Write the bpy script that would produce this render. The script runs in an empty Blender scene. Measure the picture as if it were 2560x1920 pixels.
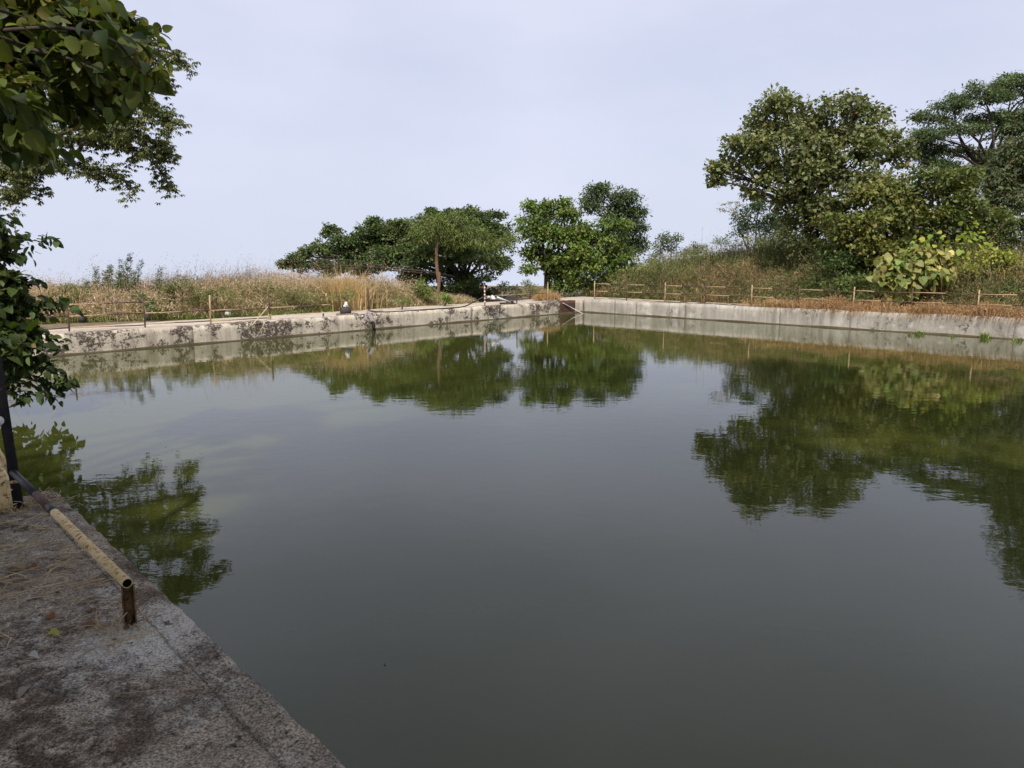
import bpy, math, random
import numpy as np
from mathutils import Vector, Matrix

# ------------------------------------------------------------------ camera, sky, sun, exposure
SC = bpy.context.scene
F, H, CY0, HOR = 1850.0, 2.6, 960.0, 640.0           # focal length (px of a 2560 wide frame), eye height above the water
TH = math.atan((CY0 - HOR) / F)
cam_d = bpy.data.cameras.new('camera')
cam_d.sensor_width = 36.0
cam_d.lens = 36.0 * F / 2560.0
cam_d.clip_start = 0.05
cam_d.clip_end = 6000.0
cam = bpy.data.objects.new('camera', cam_d)
SC.collection.objects.link(cam)
cam.location = (0, 0, H)
cam.rotation_euler = (math.radians(90) - TH, 0, 0)
SC.camera = cam

SUN_EL = math.radians(52)
SUN_H = Vector((-0.16, -0.987)).normalized()          # horizontal direction towards the sun
sun_vec = Vector((SUN_H.x * math.cos(SUN_EL), SUN_H.y * math.cos(SUN_EL), math.sin(SUN_EL)))
W = bpy.data.worlds.new('World')
SC.world = W
W.use_nodes = True
wn = W.node_tree
wn.nodes.clear()
w_out = wn.nodes.new('ShaderNodeOutputWorld')
w_bg = wn.nodes.new('ShaderNodeBackground')
w_bg.inputs['Strength'].default_value = 0.100
sky = wn.nodes.new('ShaderNodeTexSky')
sky.sky_type = 'NISHITA'
sky.sun_disc = False
sky.sun_elevation = SUN_EL
sky.sun_rotation = math.atan2(SUN_H.x, SUN_H.y)
sky.altitude = 600
sky.air_density = 1.0
sky.dust_density = 3.0
sky.ozone_density = 1.0
w_tc = wn.nodes.new('ShaderNodeTexCoord')
w_sep = wn.nodes.new('ShaderNodeSeparateXYZ')
w_max = wn.nodes.new('ShaderNodeMath'); w_max.operation = 'MAXIMUM'; w_max.inputs[1].default_value = 0.09
w_com = wn.nodes.new('ShaderNodeCombineXYZ')
wn.links.new(w_tc.outputs['Generated'], w_sep.inputs[0])
wn.links.new(w_sep.outputs['X'], w_com.inputs['X'])
wn.links.new(w_sep.outputs['Y'], w_com.inputs['Y'])
wn.links.new(w_sep.outputs['Z'], w_max.inputs[0])
wn.links.new(w_max.outputs[0], w_com.inputs['Z'])     # the valley haze below the hilltop goes on like the lowest sky
wn.links.new(w_com.outputs[0], sky.inputs['Vector'])
# thin high haze: pulls the blue towards an even milky lavender, with faint soft cloud veils
w_mix = wn.nodes.new('ShaderNodeMix'); w_mix.data_type = 'RGBA'
w_noise = wn.nodes.new('ShaderNodeTexNoise')
w_noise.inputs['Scale'].default_value = 2.3
w_noise.inputs['Detail'].default_value = 4
w_map = wn.nodes.new('ShaderNodeMapping'); w_map.inputs['Scale'].default_value = (1, 1, 2.6)
w_map.inputs['Location'].default_value = (3.1, 0.4, 1.7)
wn.links.new(w_tc.outputs['Generated'], w_map.inputs[0])
wn.links.new(w_map.outputs[0], w_noise.inputs['Vector'])
w_rng = wn.nodes.new('ShaderNodeMapRange')
w_rng.inputs['From Min'].default_value = 0.40
w_rng.inputs['From Max'].default_value = 0.72
w_rng.inputs['To Min'].default_value = 0.74
w_rng.inputs['To Max'].default_value = 0.93
wn.links.new(w_noise.outputs['Fac'], w_rng.inputs['Value'])
wn.links.new(w_rng.outputs[0], w_mix.inputs['Factor'])
wn.links.new(sky.outputs[0], w_mix.inputs['A'])
w_mix.inputs['B'].default_value = (6.9, 7.15, 8.7, 1)
wn.links.new(w_mix.outputs['Result'], w_bg.inputs['Color'])
wn.links.new(w_bg.outputs[0], w_out.inputs[0])

sun_d = bpy.data.lights.new('sun', 'SUN')
sun_d.energy = 4.0
sun_d.angle = math.radians(1.8)
sun_d.color = (1.0, 0.93, 0.82)
sun = bpy.data.objects.new('sun', sun_d)
SC.collection.objects.link(sun)
sun.rotation_euler = (-sun_vec).to_track_quat('-Z', 'Y').to_euler()
sun.location = (-10, -40, 60)

SC.view_settings.view_transform = 'Standard'
SC.view_settings.look = 'None'
SC.view_settings.exposure = 0.17
SC.view_settings.gamma = 1.0
SC.view_settings.use_curve_mapping = False
try:
    SC.cycles.max_bounces = 4
    SC.cycles.diffuse_bounces = 2
    SC.cycles.glossy_bounces = 3
    SC.cycles.use_adaptive_sampling = True
    SC.cycles.adaptive_threshold = 0.02
    SC.cycles.transparent_max_bounces = 4
    SC.cycles.use_denoising = True
except Exception:
    pass

# ------------------------------------------------------------------ small maths helpers
rng = np.random.default_rng(7)
random.seed(7)
CT, ST = math.cos(TH), math.sin(TH)
TOP = 0.53                                            # far decks above the water
NEAR = 0.72                                           # near walkway above the water

def ray(px, py):
    a, b = (px - 1280.0) / F, -(py - CY0) / F
    return np.array([a, CT + b * ST, -ST + b * CT])

def at(px, py, Y):                       # the point seen at a pixel, Y metres ahead
    r = ray(px, py)
    return np.array([0, 0, H]) + r * (Y / r[1])

def un(px, py, z):                       # the point seen at a pixel, at height z
    r = ray(px, py)
    return np.array([0, 0, H]) + r * ((z - H) / r[2])

def proj(P):
    P = np.atleast_2d(P)
    d = P[:, 1] * CT - (P[:, 2] - H) * ST
    u = P[:, 1] * ST + (P[:, 2] - H) * CT
    d = np.where(d < 0.05, 0.05, d)
    return 1280 + F * P[:, 0] / d, CY0 - F * u / d, d

def unit(v):
    v = np.asarray(v, float)
    return v / np.maximum(np.linalg.norm(v, axis=-1, keepdims=True), 1e-9)

def wob(p, f=1.0, seed=0.0):             # cheap smooth noise, about -1..1
    p = np.asarray(p, float) * f
    x, y, z = p[..., 0], p[..., 1], p[..., 2]
    s = seed
    return (np.sin(x * 1.7 + s + 1.3 * np.sin(y * 1.1 + s)) + np.sin(y * 2.3 + 1.7 * s + 1.1 * np.sin(z * 1.9 + x))
            + np.sin(z * 2.9 + 2.1 * s + 1.2 * np.sin(x * 1.5 - y))) / 3.0

# ------------------------------------------------------------------ materials
def new_mat(name):
    m = bpy.data.materials.new(name)
    m.use_nodes = True
    nt = m.node_tree
    nt.nodes.clear()
    out = nt.nodes.new('ShaderNodeOutputMaterial')
    return m, nt, out

def nd(nt, typ, props=None, **ins):
    n = nt.nodes.new(typ)
    for k, v in (props or {}).items():
        setattr(n, k, v)
    for k, v in ins.items():
        key = k.replace('_', ' ')
        sock = n.inputs[key] if key in n.inputs else n.inputs[int(k[1:])]
        if isinstance(v, bpy.types.NodeSocket):
            nt.links.new(v, sock)
        else:
            sock.default_value = v
    return n

def ramp(nt, fac, stops):
    r = nt.nodes.new('ShaderNodeValToRGB')
    nt.links.new(fac, r.inputs[0])
    el = r.color_ramp.elements
    while len(el) < len(stops):
        el.new(0.5)
    for e, (p, c) in zip(el, stops):
        e.position = p
        e.color = (c[0], c[1], c[2], 1) if hasattr(c, '__len__') else (c, c, c, 1)
    return r.outputs[0]

def mixc(nt, fac, a, b, mode='MIX'):
    n = nt.nodes.new('ShaderNodeMix')
    n.data_type = 'RGBA'
    n.blend_type = mode
    for v, k in ((fac, 0), (a, 6), (b, 7)):
        if isinstance(v, bpy.types.NodeSocket):
            nt.links.new(v, n.inputs[k])
        elif k == 0:
            n.inputs[k].default_value = v
        else:
            n.inputs[k].default_value = (v[0], v[1], v[2], 1)
    return n.outputs[2]

def noise(nt, vec, scale, detail=5, rough=0.55, out='Fac'):
    n = nd(nt, 'ShaderNodeTexNoise', None, Vector=vec, Scale=scale, Detail=detail, Roughness=rough)
    return n.outputs[out]

def mapped(nt, vec, scale=(1, 1, 1), loc=(0, 0, 0), rot=(0, 0, 0)):
    n = nd(nt, 'ShaderNodeMapping', None, Vector=vec)
    n.inputs['Scale'].default_value = scale
    n.inputs['Location'].default_value = loc
    n.inputs['Rotation'].default_value = rot
    return n.outputs[0]

def mul(nt, a, b):
    return nd(nt, 'ShaderNodeMath', {'operation': 'MULTIPLY'}, i0=a, i1=b).outputs[0]

def add_(nt, a, b):
    return nd(nt, 'ShaderNodeMath', {'operation': 'ADD'}, i0=a, i1=b).outputs[0]

def concrete(name, c1, c2, dark, lo, hi, blotch=5.0, streak=0.4, bump=0.35, pale=None, mask_lo=0.42, mask_hi=0.62, speck=0.3, seed=0.0):
    m, nt, out = new_mat(name)
    pos = mapped(nt, nd(nt, 'ShaderNodeNewGeometry').outputs['Position'], loc=(seed, seed * 0.7, 0))
    col = ramp(nt, noise(nt, pos, 1.1, 8, 0.62), [(0.3, c1), (0.7, c2)])
    if pale is not None:
        pf = ramp(nt, noise(nt, pos, 2.1, 7, 0.68), [(0.55, 0.0), (0.66, 1.0)])
        col = mixc(nt, pf, col, pale)
    if streak:
        st = noise(nt, mapped(nt, pos, (2.3, 2.3, 0.30)), 1.7, 9, 0.75)
        col = mixc(nt, mul(nt, ramp(nt, st, [(0.45, 0.0), (0.68, 1.0)]), streak), col, (dark[0] * 2.6, dark[1] * 2.6, dark[2] * 2.6))
    bm = ramp(nt, noise(nt, mapped(nt, pos, (1, 1, 1.6), (3.3, 1.7, 0.4)), 0.75, 6, 0.65), [(mask_lo, 0.0), (mask_hi, 1.0)])
    mixed = add_(nt, add_(nt, mul(nt, noise(nt, pos, blotch, 9, 0.75), 0.6), mul(nt, noise(nt, pos, blotch * 0.3, 6, 0.7), 0.4)), mul(nt, add_(nt, bm, -0.5), 0.13))
    bl = ramp(nt, mixed, [(lo + 0.035, 0.0), (hi + 0.06, 1.0)])
    dk = ramp(nt, noise(nt, pos, 21, 4, 0.6), [(0.35, dark), (0.7, (dark[0] * 1.9, dark[1] * 1.8, dark[2] * 1.7))])
    col = mixc(nt, mul(nt, bl, 0.9), col, dk)
    sp = noise(nt, pos, 55, 3, 0.7)
    col = mixc(nt, speck, col, ramp(nt, sp, [(0.3, (0.18, 0.17, 0.16)), (0.7, (0.95, 0.93, 0.9))]), 'OVERLAY')
    fine = noise(nt, pos, 38, 6, 0.7)
    bp = nd(nt, 'ShaderNodeBump', None, Height=add_(nt, fine, mul(nt, bl, -0.5)), Strength=bump, Distance=0.02)
    p = nd(nt, 'ShaderNodeBsdfPrincipled', None, Base_Color=col, Roughness=0.92, Normal=bp.outputs[0])
    p.inputs['Specular IOR Level'].default_value = 0.2
    nt.links.new(p.outputs[0], out.inputs[0])
    return m

def simple(name, c1, c2, scale=8.0, rough=0.75, bump=0.2, third=None, thr=(0.55, 0.65), metallic=0.0, spec=0.3, tscale=None, stretch=(1, 1, 1)):
    m, nt, out = new_mat(name)
    pos = mapped(nt, nd(nt, 'ShaderNodeTexCoord').outputs['Object'], stretch)
    n1 = noise(nt, pos, scale, 6, 0.65)
    col = ramp(nt, n1, [(0.32, c1), (0.68, c2)])
    if third is not None:
        t = ramp(nt, noise(nt, pos, tscale or scale * 1.7, 7, 0.7), [(thr[0], 0.0), (thr[1], 1.0)])
        col = mixc(nt, t, col, third)
    bp = nd(nt, 'ShaderNodeBump', None, Height=n1, Strength=bump, Distance=0.01)
    p = nd(nt, 'ShaderNodeBsdfPrincipled', None, Base_Color=col, Roughness=rough, Metallic=metallic, Normal=bp.outputs[0])
    p.inputs['Specular IOR Level'].default_value = spec
    nt.links.new(p.outputs[0], out.inputs[0])
    return m

def leaf_material(name, trans=0.3, rough=0.5, spec=0.35):
    m, nt, out = new_mat(name)
    a = nd(nt, 'ShaderNodeAttribute', {'attribute_name': 'Col'})
    col = a.outputs['Color']
    p = nd(nt, 'ShaderNodeBsdfPrincipled', None, Base_Color=col, Roughness=rough)
    p.inputs['Specular IOR Level'].default_value = spec
    tcol = mixc(nt, 1.0, col, (1.3, 1.35, 0.6), 'MULTIPLY')
    t = nd(nt, 'ShaderNodeBsdfTranslucent', None, Color=tcol)
    mx = nd(nt, 'ShaderNodeMixShader', None, i0=trans, i1=p.outputs[0], i2=t.outputs[0])
    nt.links.new(mx.outputs[0], out.inputs[0])
    return m

M = {}
M['leaf'] = leaf_material('leaf_surface')
M['bigleaf'] = leaf_material('broad_leaf_surface', 0.32, 0.5, 0.22)
M['straw'] = leaf_material('dry_grass_surface', 0.25, 0.8, 0.1)
M['bark'] = simple('bark', (0.030, 0.023, 0.018), (0.085, 0.066, 0.050), 7, 0.9, 0.6, stretch=(1, 1, 0.3))
M['barkred'] = simple('reddish_bark', (0.10, 0.055, 0.035), (0.22, 0.13, 0.09), 9, 0.9, 0.6, stretch=(1, 1, 0.3))
M['deadwood'] = simple('dead_wood', (0.25, 0.20, 0.15), (0.42, 0.35, 0.28), 9, 0.9, 0.5)
M['wall_sun'] = concrete('weathered_concrete_warm', (0.50, 0.44, 0.35), (0.67, 0.60, 0.49), (0.038, 0.027, 0.022), 0.488, 0.500, 19.0, 0.6, 0.6, pale=(0.66, 0.60, 0.50), mask_lo=0.43, mask_hi=0.56)
M['wall_grey'] = concrete('weathered_concrete_grey', (0.33, 0.305, 0.265), (0.50, 0.47, 0.415), (0.075, 0.065, 0.055), 0.495, 0.535, 11.0, 0.8, 0.5, pale=(0.60, 0.57, 0.52), mask_lo=0.45, mask_hi=0.7, seed=11.0)
M['ledge'] = concrete('wet_algae_concrete', (0.055, 0.045, 0.03), (0.13, 0.105, 0.07), (0.03, 0.025, 0.015), 0.45, 0.6, 5.0, 0.3, 0.4)
M['core'] = simple('dark_joint_mortar', (0.05, 0.045, 0.04), (0.09, 0.08, 0.07), 6, 0.95)  # dark mortar colour of the wall core behind the panels
M['deck'] = concrete('sunlit_deck_concrete', (0.40, 0.345, 0.28), (0.54, 0.47, 0.39), (0.14, 0.11, 0.085), 0.52, 0.68, 3.0, 0.0, 0.4, mask_lo=0.45, mask_hi=0.65, seed=4.0)
M['near'] = None
M['soil'] = simple('dry_soil', (0.10, 0.075, 0.05), (0.24, 0.185, 0.12), 2.2, 0.95, 0.6, third=(0.08, 0.085, 0.03), thr=(0.52, 0.62), tscale=0.9)
M['dirt'] = simple('leaf_litter_dirt', (0.07, 0.05, 0.035), (0.21, 0.15, 0.095), 9, 0.95, 0.8, third=(0.33, 0.24, 0.15), thr=(0.56, 0.62), tscale=20)
M['yellow'] = simple('peeling_yellow_paint', (0.62, 0.45, 0.20), (0.74, 0.58, 0.32), 11, 0.55, 0.25, third=(0.22, 0.095, 0.035), thr=(0.53, 0.61), tscale=34, stretch=(1, 1, 1))
M['ochre'] = simple('faded_ochre_paint', (0.36, 0.245, 0.135), (0.50, 0.365, 0.22), 11, 0.6, 0.2, third=(0.20, 0.09, 0.04), thr=(0.55, 0.66), tscale=14)
M['brown'] = simple('rusty_brown_paint', (0.05, 0.030, 0.026), (0.125, 0.068, 0.05), 12, 0.7, 0.3, third=(0.20, 0.10, 0.06), thr=(0.60, 0.70))
M['blackpaint'] = simple('worn_black_paint', (0.012, 0.012, 0.014), (0.035, 0.034, 0.036), 10, 0.5, 0.25, third=(0.12, 0.075, 0.065), thr=(0.60, 0.68))
M['redpipe'] = simple('red_primer', (0.36, 0.10, 0.06), (0.50, 0.19, 0.12), 10, 0.6)
M['whitepaint'] = simple('white_paint', (0.62, 0.60, 0.57), (0.80, 0.78, 0.75), 9, 0.6)
M['hose'] = simple('black_rubber_hose', (0.02, 0.02, 0.022), (0.06, 0.06, 0.062), 8, 0.5)
M['greyhose'] = simple('grey_plastic_pipe', (0.36, 0.34, 0.33), (0.52, 0.50, 0.48), 8, 0.5)
M['bamboo'] = simple('dry_bamboo', (0.52, 0.41, 0.20), (0.70, 0.58, 0.34), 9, 0.6)
M['rag'] = simple('grey_rag', (0.16, 0.14, 0.135), (0.34, 0.31, 0.30), 7, 0.9, 0.5)
M['orange'] = simple('orange_cloth', (0.62, 0.09, 0.03), (0.80, 0.16, 0.06), 9, 0.85)
M['blackstone'] = simple('dark_basalt', (0.03, 0.027, 0.026), (0.085, 0.075, 0.068), 14, 0.85, 0.8, third=(0.2, 0.18, 0.15), thr=(0.66, 0.72))
M['slabstone'] = simple('brown_stone_slab', (0.13, 0.10, 0.085), (0.24, 0.19, 0.16), 9, 0.9, 0.7)
M['whitestone'] = simple('chalky_white_stone', (0.55, 0.54, 0.53), (0.78, 0.77, 0.76), 12, 0.85, 0.4)
M['laterite'] = simple('exposed_red_stone', (0.05, 0.025, 0.018), (0.12, 0.06, 0.045), 9, 0.95, 1.0, third=(0.25, 0.16, 0.12), thr=(0.62, 0.68))

def near_material():
    m, nt, out = new_mat('grimy_shaded_concrete')
    pos = nd(nt, 'ShaderNodeNewGeometry').outputs['Position']
    big = noise(nt, pos, 0.85, 6, 0.6)
    mid = noise(nt, pos, 4.2, 9, 0.7)
    col = ramp(nt, mid, [(0.28, (0.24, 0.195, 0.145)), (0.5, (0.42, 0.355, 0.27)), (0.72, (0.58, 0.50, 0.395))])
    # dark mossy dirt in patches
    dirt = mul(nt, ramp(nt, noise(nt, mapped(nt, pos, loc=(5, 2, 0)), 5.5, 10, 0.75), [(0.44, 0.0), (0.52, 1.0)]),
               ramp(nt, noise(nt, mapped(nt, pos, loc=(1.7, 8.2, 0)), 0.9, 4, 0.55), [(0.45, 0.0), (0.58, 1.0)]))
    col = mixc(nt, mul(nt, dirt, 0.88), col, ramp(nt, noise(nt, pos, 23, 5, 0.7), [(0.3, (0.035, 0.022, 0.014)), (0.7, (0.15, 0.095, 0.055))]))
    # chalky white lichen crust
    lich = mul(nt, ramp(nt, noise(nt, mapped(nt, pos, loc=(9.1, 3.4, 0)), 9.0, 10, 0.78), [(0.46, 0.0), (0.56, 1.0)]),
               ramp(nt, noise(nt, mapped(nt, pos, loc=(4.4, 1.3, 0)), 1.35, 5, 0.6), [(0.46, 0.0), (0.55, 1.0)]))
    col = mixc(nt, mul(nt, lich, 0.6), col, (0.66, 0.62, 0.54))
    pc_ = un(375, 1590, NEAR)
    dw = nd(nt, 'ShaderNodeVectorMath', {'operation': 'DISTANCE'}, i0=mapped(nt, pos, (1, 1, 0)), i1=(pc_[0], pc_[1], 0)).outputs['Value']
    worn = ramp(nt, add_(nt, mul(nt, dw, 0.9), mul(nt, noise(nt, pos, 6.0, 8, 0.75), 0.9)), [(0.62, 1.0), (0.86, 0.0)])
    col = mixc(nt, mul(nt, worn, 0.8), col, (0.74, 0.70, 0.62))
    grit = noise(nt, pos, 85, 4, 0.75)
    col = mixc(nt, 0.8, col, ramp(nt, grit, [(0.38, (0.04, 0.035, 0.03)), (0.5, (0.5, 0.5, 0.5)), (0.62, (0.98, 0.96, 0.93))]), 'OVERLAY')
    vor = nd(nt, 'ShaderNodeTexVoronoi', None, Vector=pos, Scale=120.0)
    col = mixc(nt, 0.35, col, ramp(nt, vor.outputs['Color'], [(0.0, (0.25, 0.24, 0.22)), (1.0, (0.85, 0.82, 0.78))]), 'OVERLAY')
    pit = ramp(nt, noise(nt, pos, 17, 7, 0.7), [(0.60, 0.0), (0.66, 1.0)])
    col = mixc(nt, mul(nt, pit, 0.75), col, (0.03, 0.024, 0.02))
    hgt = add_(nt, add_(nt, mul(nt, noise(nt, pos, 30, 8, 0.75), 0.9), mul(nt, pit, -0.6)), add_(nt, mul(nt, lich, 0.35), mul(nt, grit, 0.35)))
    bp = nd(nt, 'ShaderNodeBump', None, Height=hgt, Strength=1.0, Distance=0.03)
    p = nd(nt, 'ShaderNodeBsdfPrincipled', None, Base_Color=col, Roughness=0.9, Normal=bp.outputs[0])
    p.inputs['Specular IOR Level'].default_value = 0.25
    nt.links.new(p.outputs[0], out.inputs[0])
    return m
M['near'] = near_material()

def water_material(rings):
    m, nt, out = new_mat('murky_green_water')
    pos = nd(nt, 'ShaderNodeNewGeometry').outputs['Position']
    # wind ripples: fine everywhere, stronger in drifting patches
    patch = ramp(nt, noise(nt, pos, 0.16, 3, 0.5), [(0.42, 0.15), (0.68, 1.0)])
    r1 = noise(nt, mapped(nt, pos, (1, 1.6, 1)), 2.6, 3, 0.5)
    r2 = noise(nt, mapped(nt, pos, (1, 1.5, 1), rot=(0, 0, 0.5)), 9.0, 3, 0.5)
    h = add_(nt, mul(nt, r1, 0.55), mul(nt, mul(nt, r2, 0.16), patch))
    for (x, y, rad, wl, amp) in rings:               # widening rings where something touched the surface
        d = nd(nt, 'ShaderNodeVectorMath', {'operation': 'DISTANCE'}, i0=pos, i1=(x, y, 0)).outputs['Value']
        s = nd(nt, 'ShaderNodeMath', {'operation': 'SINE'}, i0=mul(nt, d, 6.283 / wl)).outputs[0]
        e = nd(nt, 'ShaderNodeMapRange', {'interpolation_type': 'SMOOTHSTEP'}, Value=d)
        e.inputs['From Min'].default_value = rad
        e.inputs['From Max'].default_value = rad * 0.55
        h = add_(nt, h, mul(nt, mul(nt, s, e.outputs[0]), amp))
    bp = nd(nt, 'ShaderNodeBump', None, Height=h, Strength=1.0, Distance=0.0028)
    col = ramp(nt, noise(nt, pos, 0.12, 3, 0.5), [(0.35, (0.042, 0.048, 0.010)), (0.65, (0.049, 0.055, 0.012))])
    p = nd(nt, 'ShaderNodeBsdfPrincipled', None, Base_Color=col, Roughness=0.01, IOR=1.43, Normal=bp.outputs[0])
    nt.links.new(p.outputs[0], out.inputs[0])
    return m

# ------------------------------------------------------------------ mesh building
def link(o):
    SC.collection.objects.link(o)
    return o

def raw_mesh(name, V, faces_flat, sizes, mat, cols=None, smooth=False):
    me = bpy.data.meshes.new(name)
    V = np.asarray(V, np.float32)
    me.vertices.add(len(V))
    me.vertices.foreach_set('co', V.ravel())
    faces_flat = np.asarray(faces_flat, np.int32)
    sizes = np.asarray(sizes, np.int32)
    me.loops.add(len(faces_flat))
    me.loops.foreach_set('vertex_index', faces_flat)
    me.polygons.add(len(sizes))
    starts = np.concatenate(([0], np.cumsum(sizes)[:-1])).astype(np.int32)
    me.polygons.foreach_set('loop_start', starts)
    try:
        me.polygons.foreach_set('loop_total', sizes)
    except Exception:
        pass
    if smooth:
        me.polygons.foreach_set('use_smooth', np.ones(len(sizes), bool))
    me.update(calc_edges=True)
    me.validate()
    if cols is not None:
        ca = me.color_attributes.new('Col', 'FLOAT_COLOR', 'POINT')
        c4 = np.ones((len(V), 4), np.float32)
        c4[:, :3] = cols
        ca.data.foreach_set('color', c4.ravel())
    if mat is not None:
        me.materials.append(mat)
    return me

class MB:
    """collects shapes for one mesh, in world coordinates"""
    def __init__(self):
        self.v, self.f, self.n = [], [], 0
    def add(self, V, faces):
        V = np.asarray(V, float)
        self.v.append(V)
        k = self.n
        self.f += [tuple(i + k for i in q) for q in faces]
        self.n += len(V)
        return self
    def box(self, c, half, axes=None, jit=0.0):
        c, half = np.asarray(c, float), np.asarray(half, float)
        A = np.eye(3) if axes is None else np.asarray(axes, float)
        s = np.array([[-1, -1, -1], [1, -1, -1], [1, 1, -1], [-1, 1, -1], [-1, -1, 1], [1, -1, 1], [1, 1, 1], [-1, 1, 1]], float)
        V = c + (s * half) @ A
        if jit:
            V = V + rng.normal(0, jit, V.shape)
        return self.add(V, [(0, 3, 2, 1), (4, 5, 6, 7), (0, 1, 5, 4), (1, 2, 6, 5), (2, 3, 7, 6), (3, 0, 4, 7)])
    def tube(self, pts, rad, n=8, caps=True):
        pts = np.asarray(pts, float)
        rad = np.broadcast_to(np.asarray(rad, float), (len(pts),))
        T = np.gradient(pts, axis=0)
        T = unit(T)
        up = np.array([0.13, 0.07, 1.0]) if abs(T[:, 2]).mean() < 0.8 else np.array([1.0, 0.1, 0.0])
        A = unit(np.cross(T, up))
        B = np.cross(T, A)
        a = np.linspace(0, 2 * np.pi, n, endpoint=False)
        V = (pts[:, None, :] + rad[:, None, None] * (np.cos(a)[None, :, None] * A[:, None, :] + np.sin(a)[None, :, None] * B[:, None, :])).reshape(-1, 3)
        fs = []
        for i in range(len(pts) - 1):
            for j in range(n):
                k = (j + 1) % n
                fs.append((i * n + j, i * n + k, (i + 1) * n + k, (i + 1) * n + j))
        if caps:
            fs.append(tuple(range(n - 1, -1, -1)))
            fs.append(tuple((len(pts) - 1) * n + j for j in range(n)))
        return self.add(V, fs)
    def lathe(self, c, prof, n=14, squash=(1, 1)):
        c = np.asarray(c, float)
        a = np.linspace(0, 2 * np.pi, n, endpoint=False)
        V = np.array([[c[0] + r * math.cos(t) * squash[0], c[1] + r * math.sin(t) * squash[1], c[2] + z] for r, z in prof for t in a])
        fs = []
        for i in range(len(prof) - 1):
            for j in range(n):
                k = (j + 1) % n
                fs.append((i * n + j, i * n + k, (i + 1) * n + k, (i + 1) * n + j))
        fs.append(tuple(range(n - 1, -1, -1)))
        fs.append(tuple((len(prof) - 1) * n + j for j in range(n)))
        return self.add(V, fs)
    def verts(self):
        return np.concatenate(self.v) if self.v else np.zeros((0, 3))
    def mesh(self, name, mat, base=(0, 0, 0), smooth=False):
        V = self.verts() - np.asarray(base, float)
        flat = [i for q in self.f for i in q]
        return raw_mesh(name, V, flat, [len(q) for q in self.f], mat, smooth=smooth)

def tag(o, label=None, cat=None, group=None, kind=None):
    if label: o['label'] = label
    if cat: o['category'] = cat
    if group: o['group'] = group
    if kind: o['kind'] = kind
    return o

def empty(name, loc, label, cat, group=None):
    o = bpy.data.objects.new(name, None)
    o.empty_display_size = 0.2
    o.location = tuple(float(v) for v in loc)
    link(o)
    return tag(o, label, cat, group)

BASES = {}
def base_of(o):
    b = np.zeros(3)
    while o is not None:
        b = b + np.array(o.location)
        o = o.parent
    return b

def put(name, me, parent=None, kind=None, label=None, loc=None):
    o = bpy.data.objects.new(name, me)
    link(o)
    if parent is not None:
        o.parent = parent
    if loc is not None:
        o.location = tuple(float(v) for v in loc)
    if kind: o['kind'] = kind
    if label: o['label'] = label
    return o

def part(name, mb, mat, parent, smooth=False, kind=None, label=None):
    return put(name, mb.mesh(name, mat, base_of(parent), smooth), parent, kind, label)

def solo(name, mb, mat, base, label, cat, group=None, smooth=False):
    o = put(name, mb.mesh(name, mat, base, smooth), None, loc=base)
    return tag(o, label, cat, group)

# ------------------------------------------------------------------ leaves
DIAMOND = (np.array([[0, -0.5, 0], [0.5, -0.05, 0.12], [0, 0.5, -0.05], [-0.5, -0.05, 0.12]]), [(0, 1, 2), (0, 2, 3)])

def broad_template(heart=0.12, curl=0.28, fold=0.22, rows=5, wavy=0.0):
    V, fs = [], []
    for i in range(rows + 1):
        t = i / rows
        w = 0.5 * math.sin(math.pi * min(1, (t * 0.97 + 0.03)) ** 0.72) ** 0.8 if t < 1 else 0.0
        y = -0.5 + t
        z = -curl * (t - 0.35) ** 2
        yl = y - heart * (1 - t) ** 2 * (1 if i else 0.3)
        V += [[-w, yl, z + fold * w + wavy * math.sin(5 * t)], [0, y, z], [w, yl, z + fold * w - wavy * math.sin(4 * t + 1)]]
    for i in range(rows):
        a = i * 3
        if i == rows - 1:
            fs += [(a, a + 1, a + 4), (a + 1, a + 2, a + 4)]
        else:
            fs += [(a, a + 1, a + 4, a + 3), (a + 1, a + 2, a + 5, a + 4)]
    V = np.array(V)
    return V, fs

BROAD = broad_template()
BROAD2 = broad_template(0.05, 0.5, 0.35, wavy=0.03)

def frames(axis, nrm):
    a = unit(axis)
    n = nrm - a * (a * nrm).sum(-1, keepdims=True)
    n = unit(n)
    b = np.cross(a, n)
    return b, a, n

def leaf_mesh(name, P, axis, nrm, L, Wd, col, mat, template=DIAMOND, base=(0, 0, 0)):
    TV, TF = template
    b, a, n = frames(axis, nrm)
    P = P - np.asarray(base, float)
    L = np.broadcast_to(L, (len(P),))[:, None, None]
    Wd = np.broadcast_to(Wd, (len(P),))[:, None, None]
    V = P[:, None, :] + b[:, None, :] * TV[None, :, 0:1] * Wd + a[:, None, :] * TV[None, :, 1:2] * L + n[:, None, :] * TV[None, :, 2:3] * Wd
    K = len(TV)
    tf = np.array([i for q in TF for i in q])
    flat = (np.arange(len(P))[:, None] * K + tf[None, :]).ravel()
    sizes = np.tile([len(q) for q in TF], len(P))
    cols = np.repeat(np.clip(col, 0.003, 1), K, axis=0)
    return raw_mesh(name, V.reshape(-1, 3), flat, sizes, mat, cols)

def rand_dirs(n):
    return unit(rng.normal(size=(n, 3)))

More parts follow.
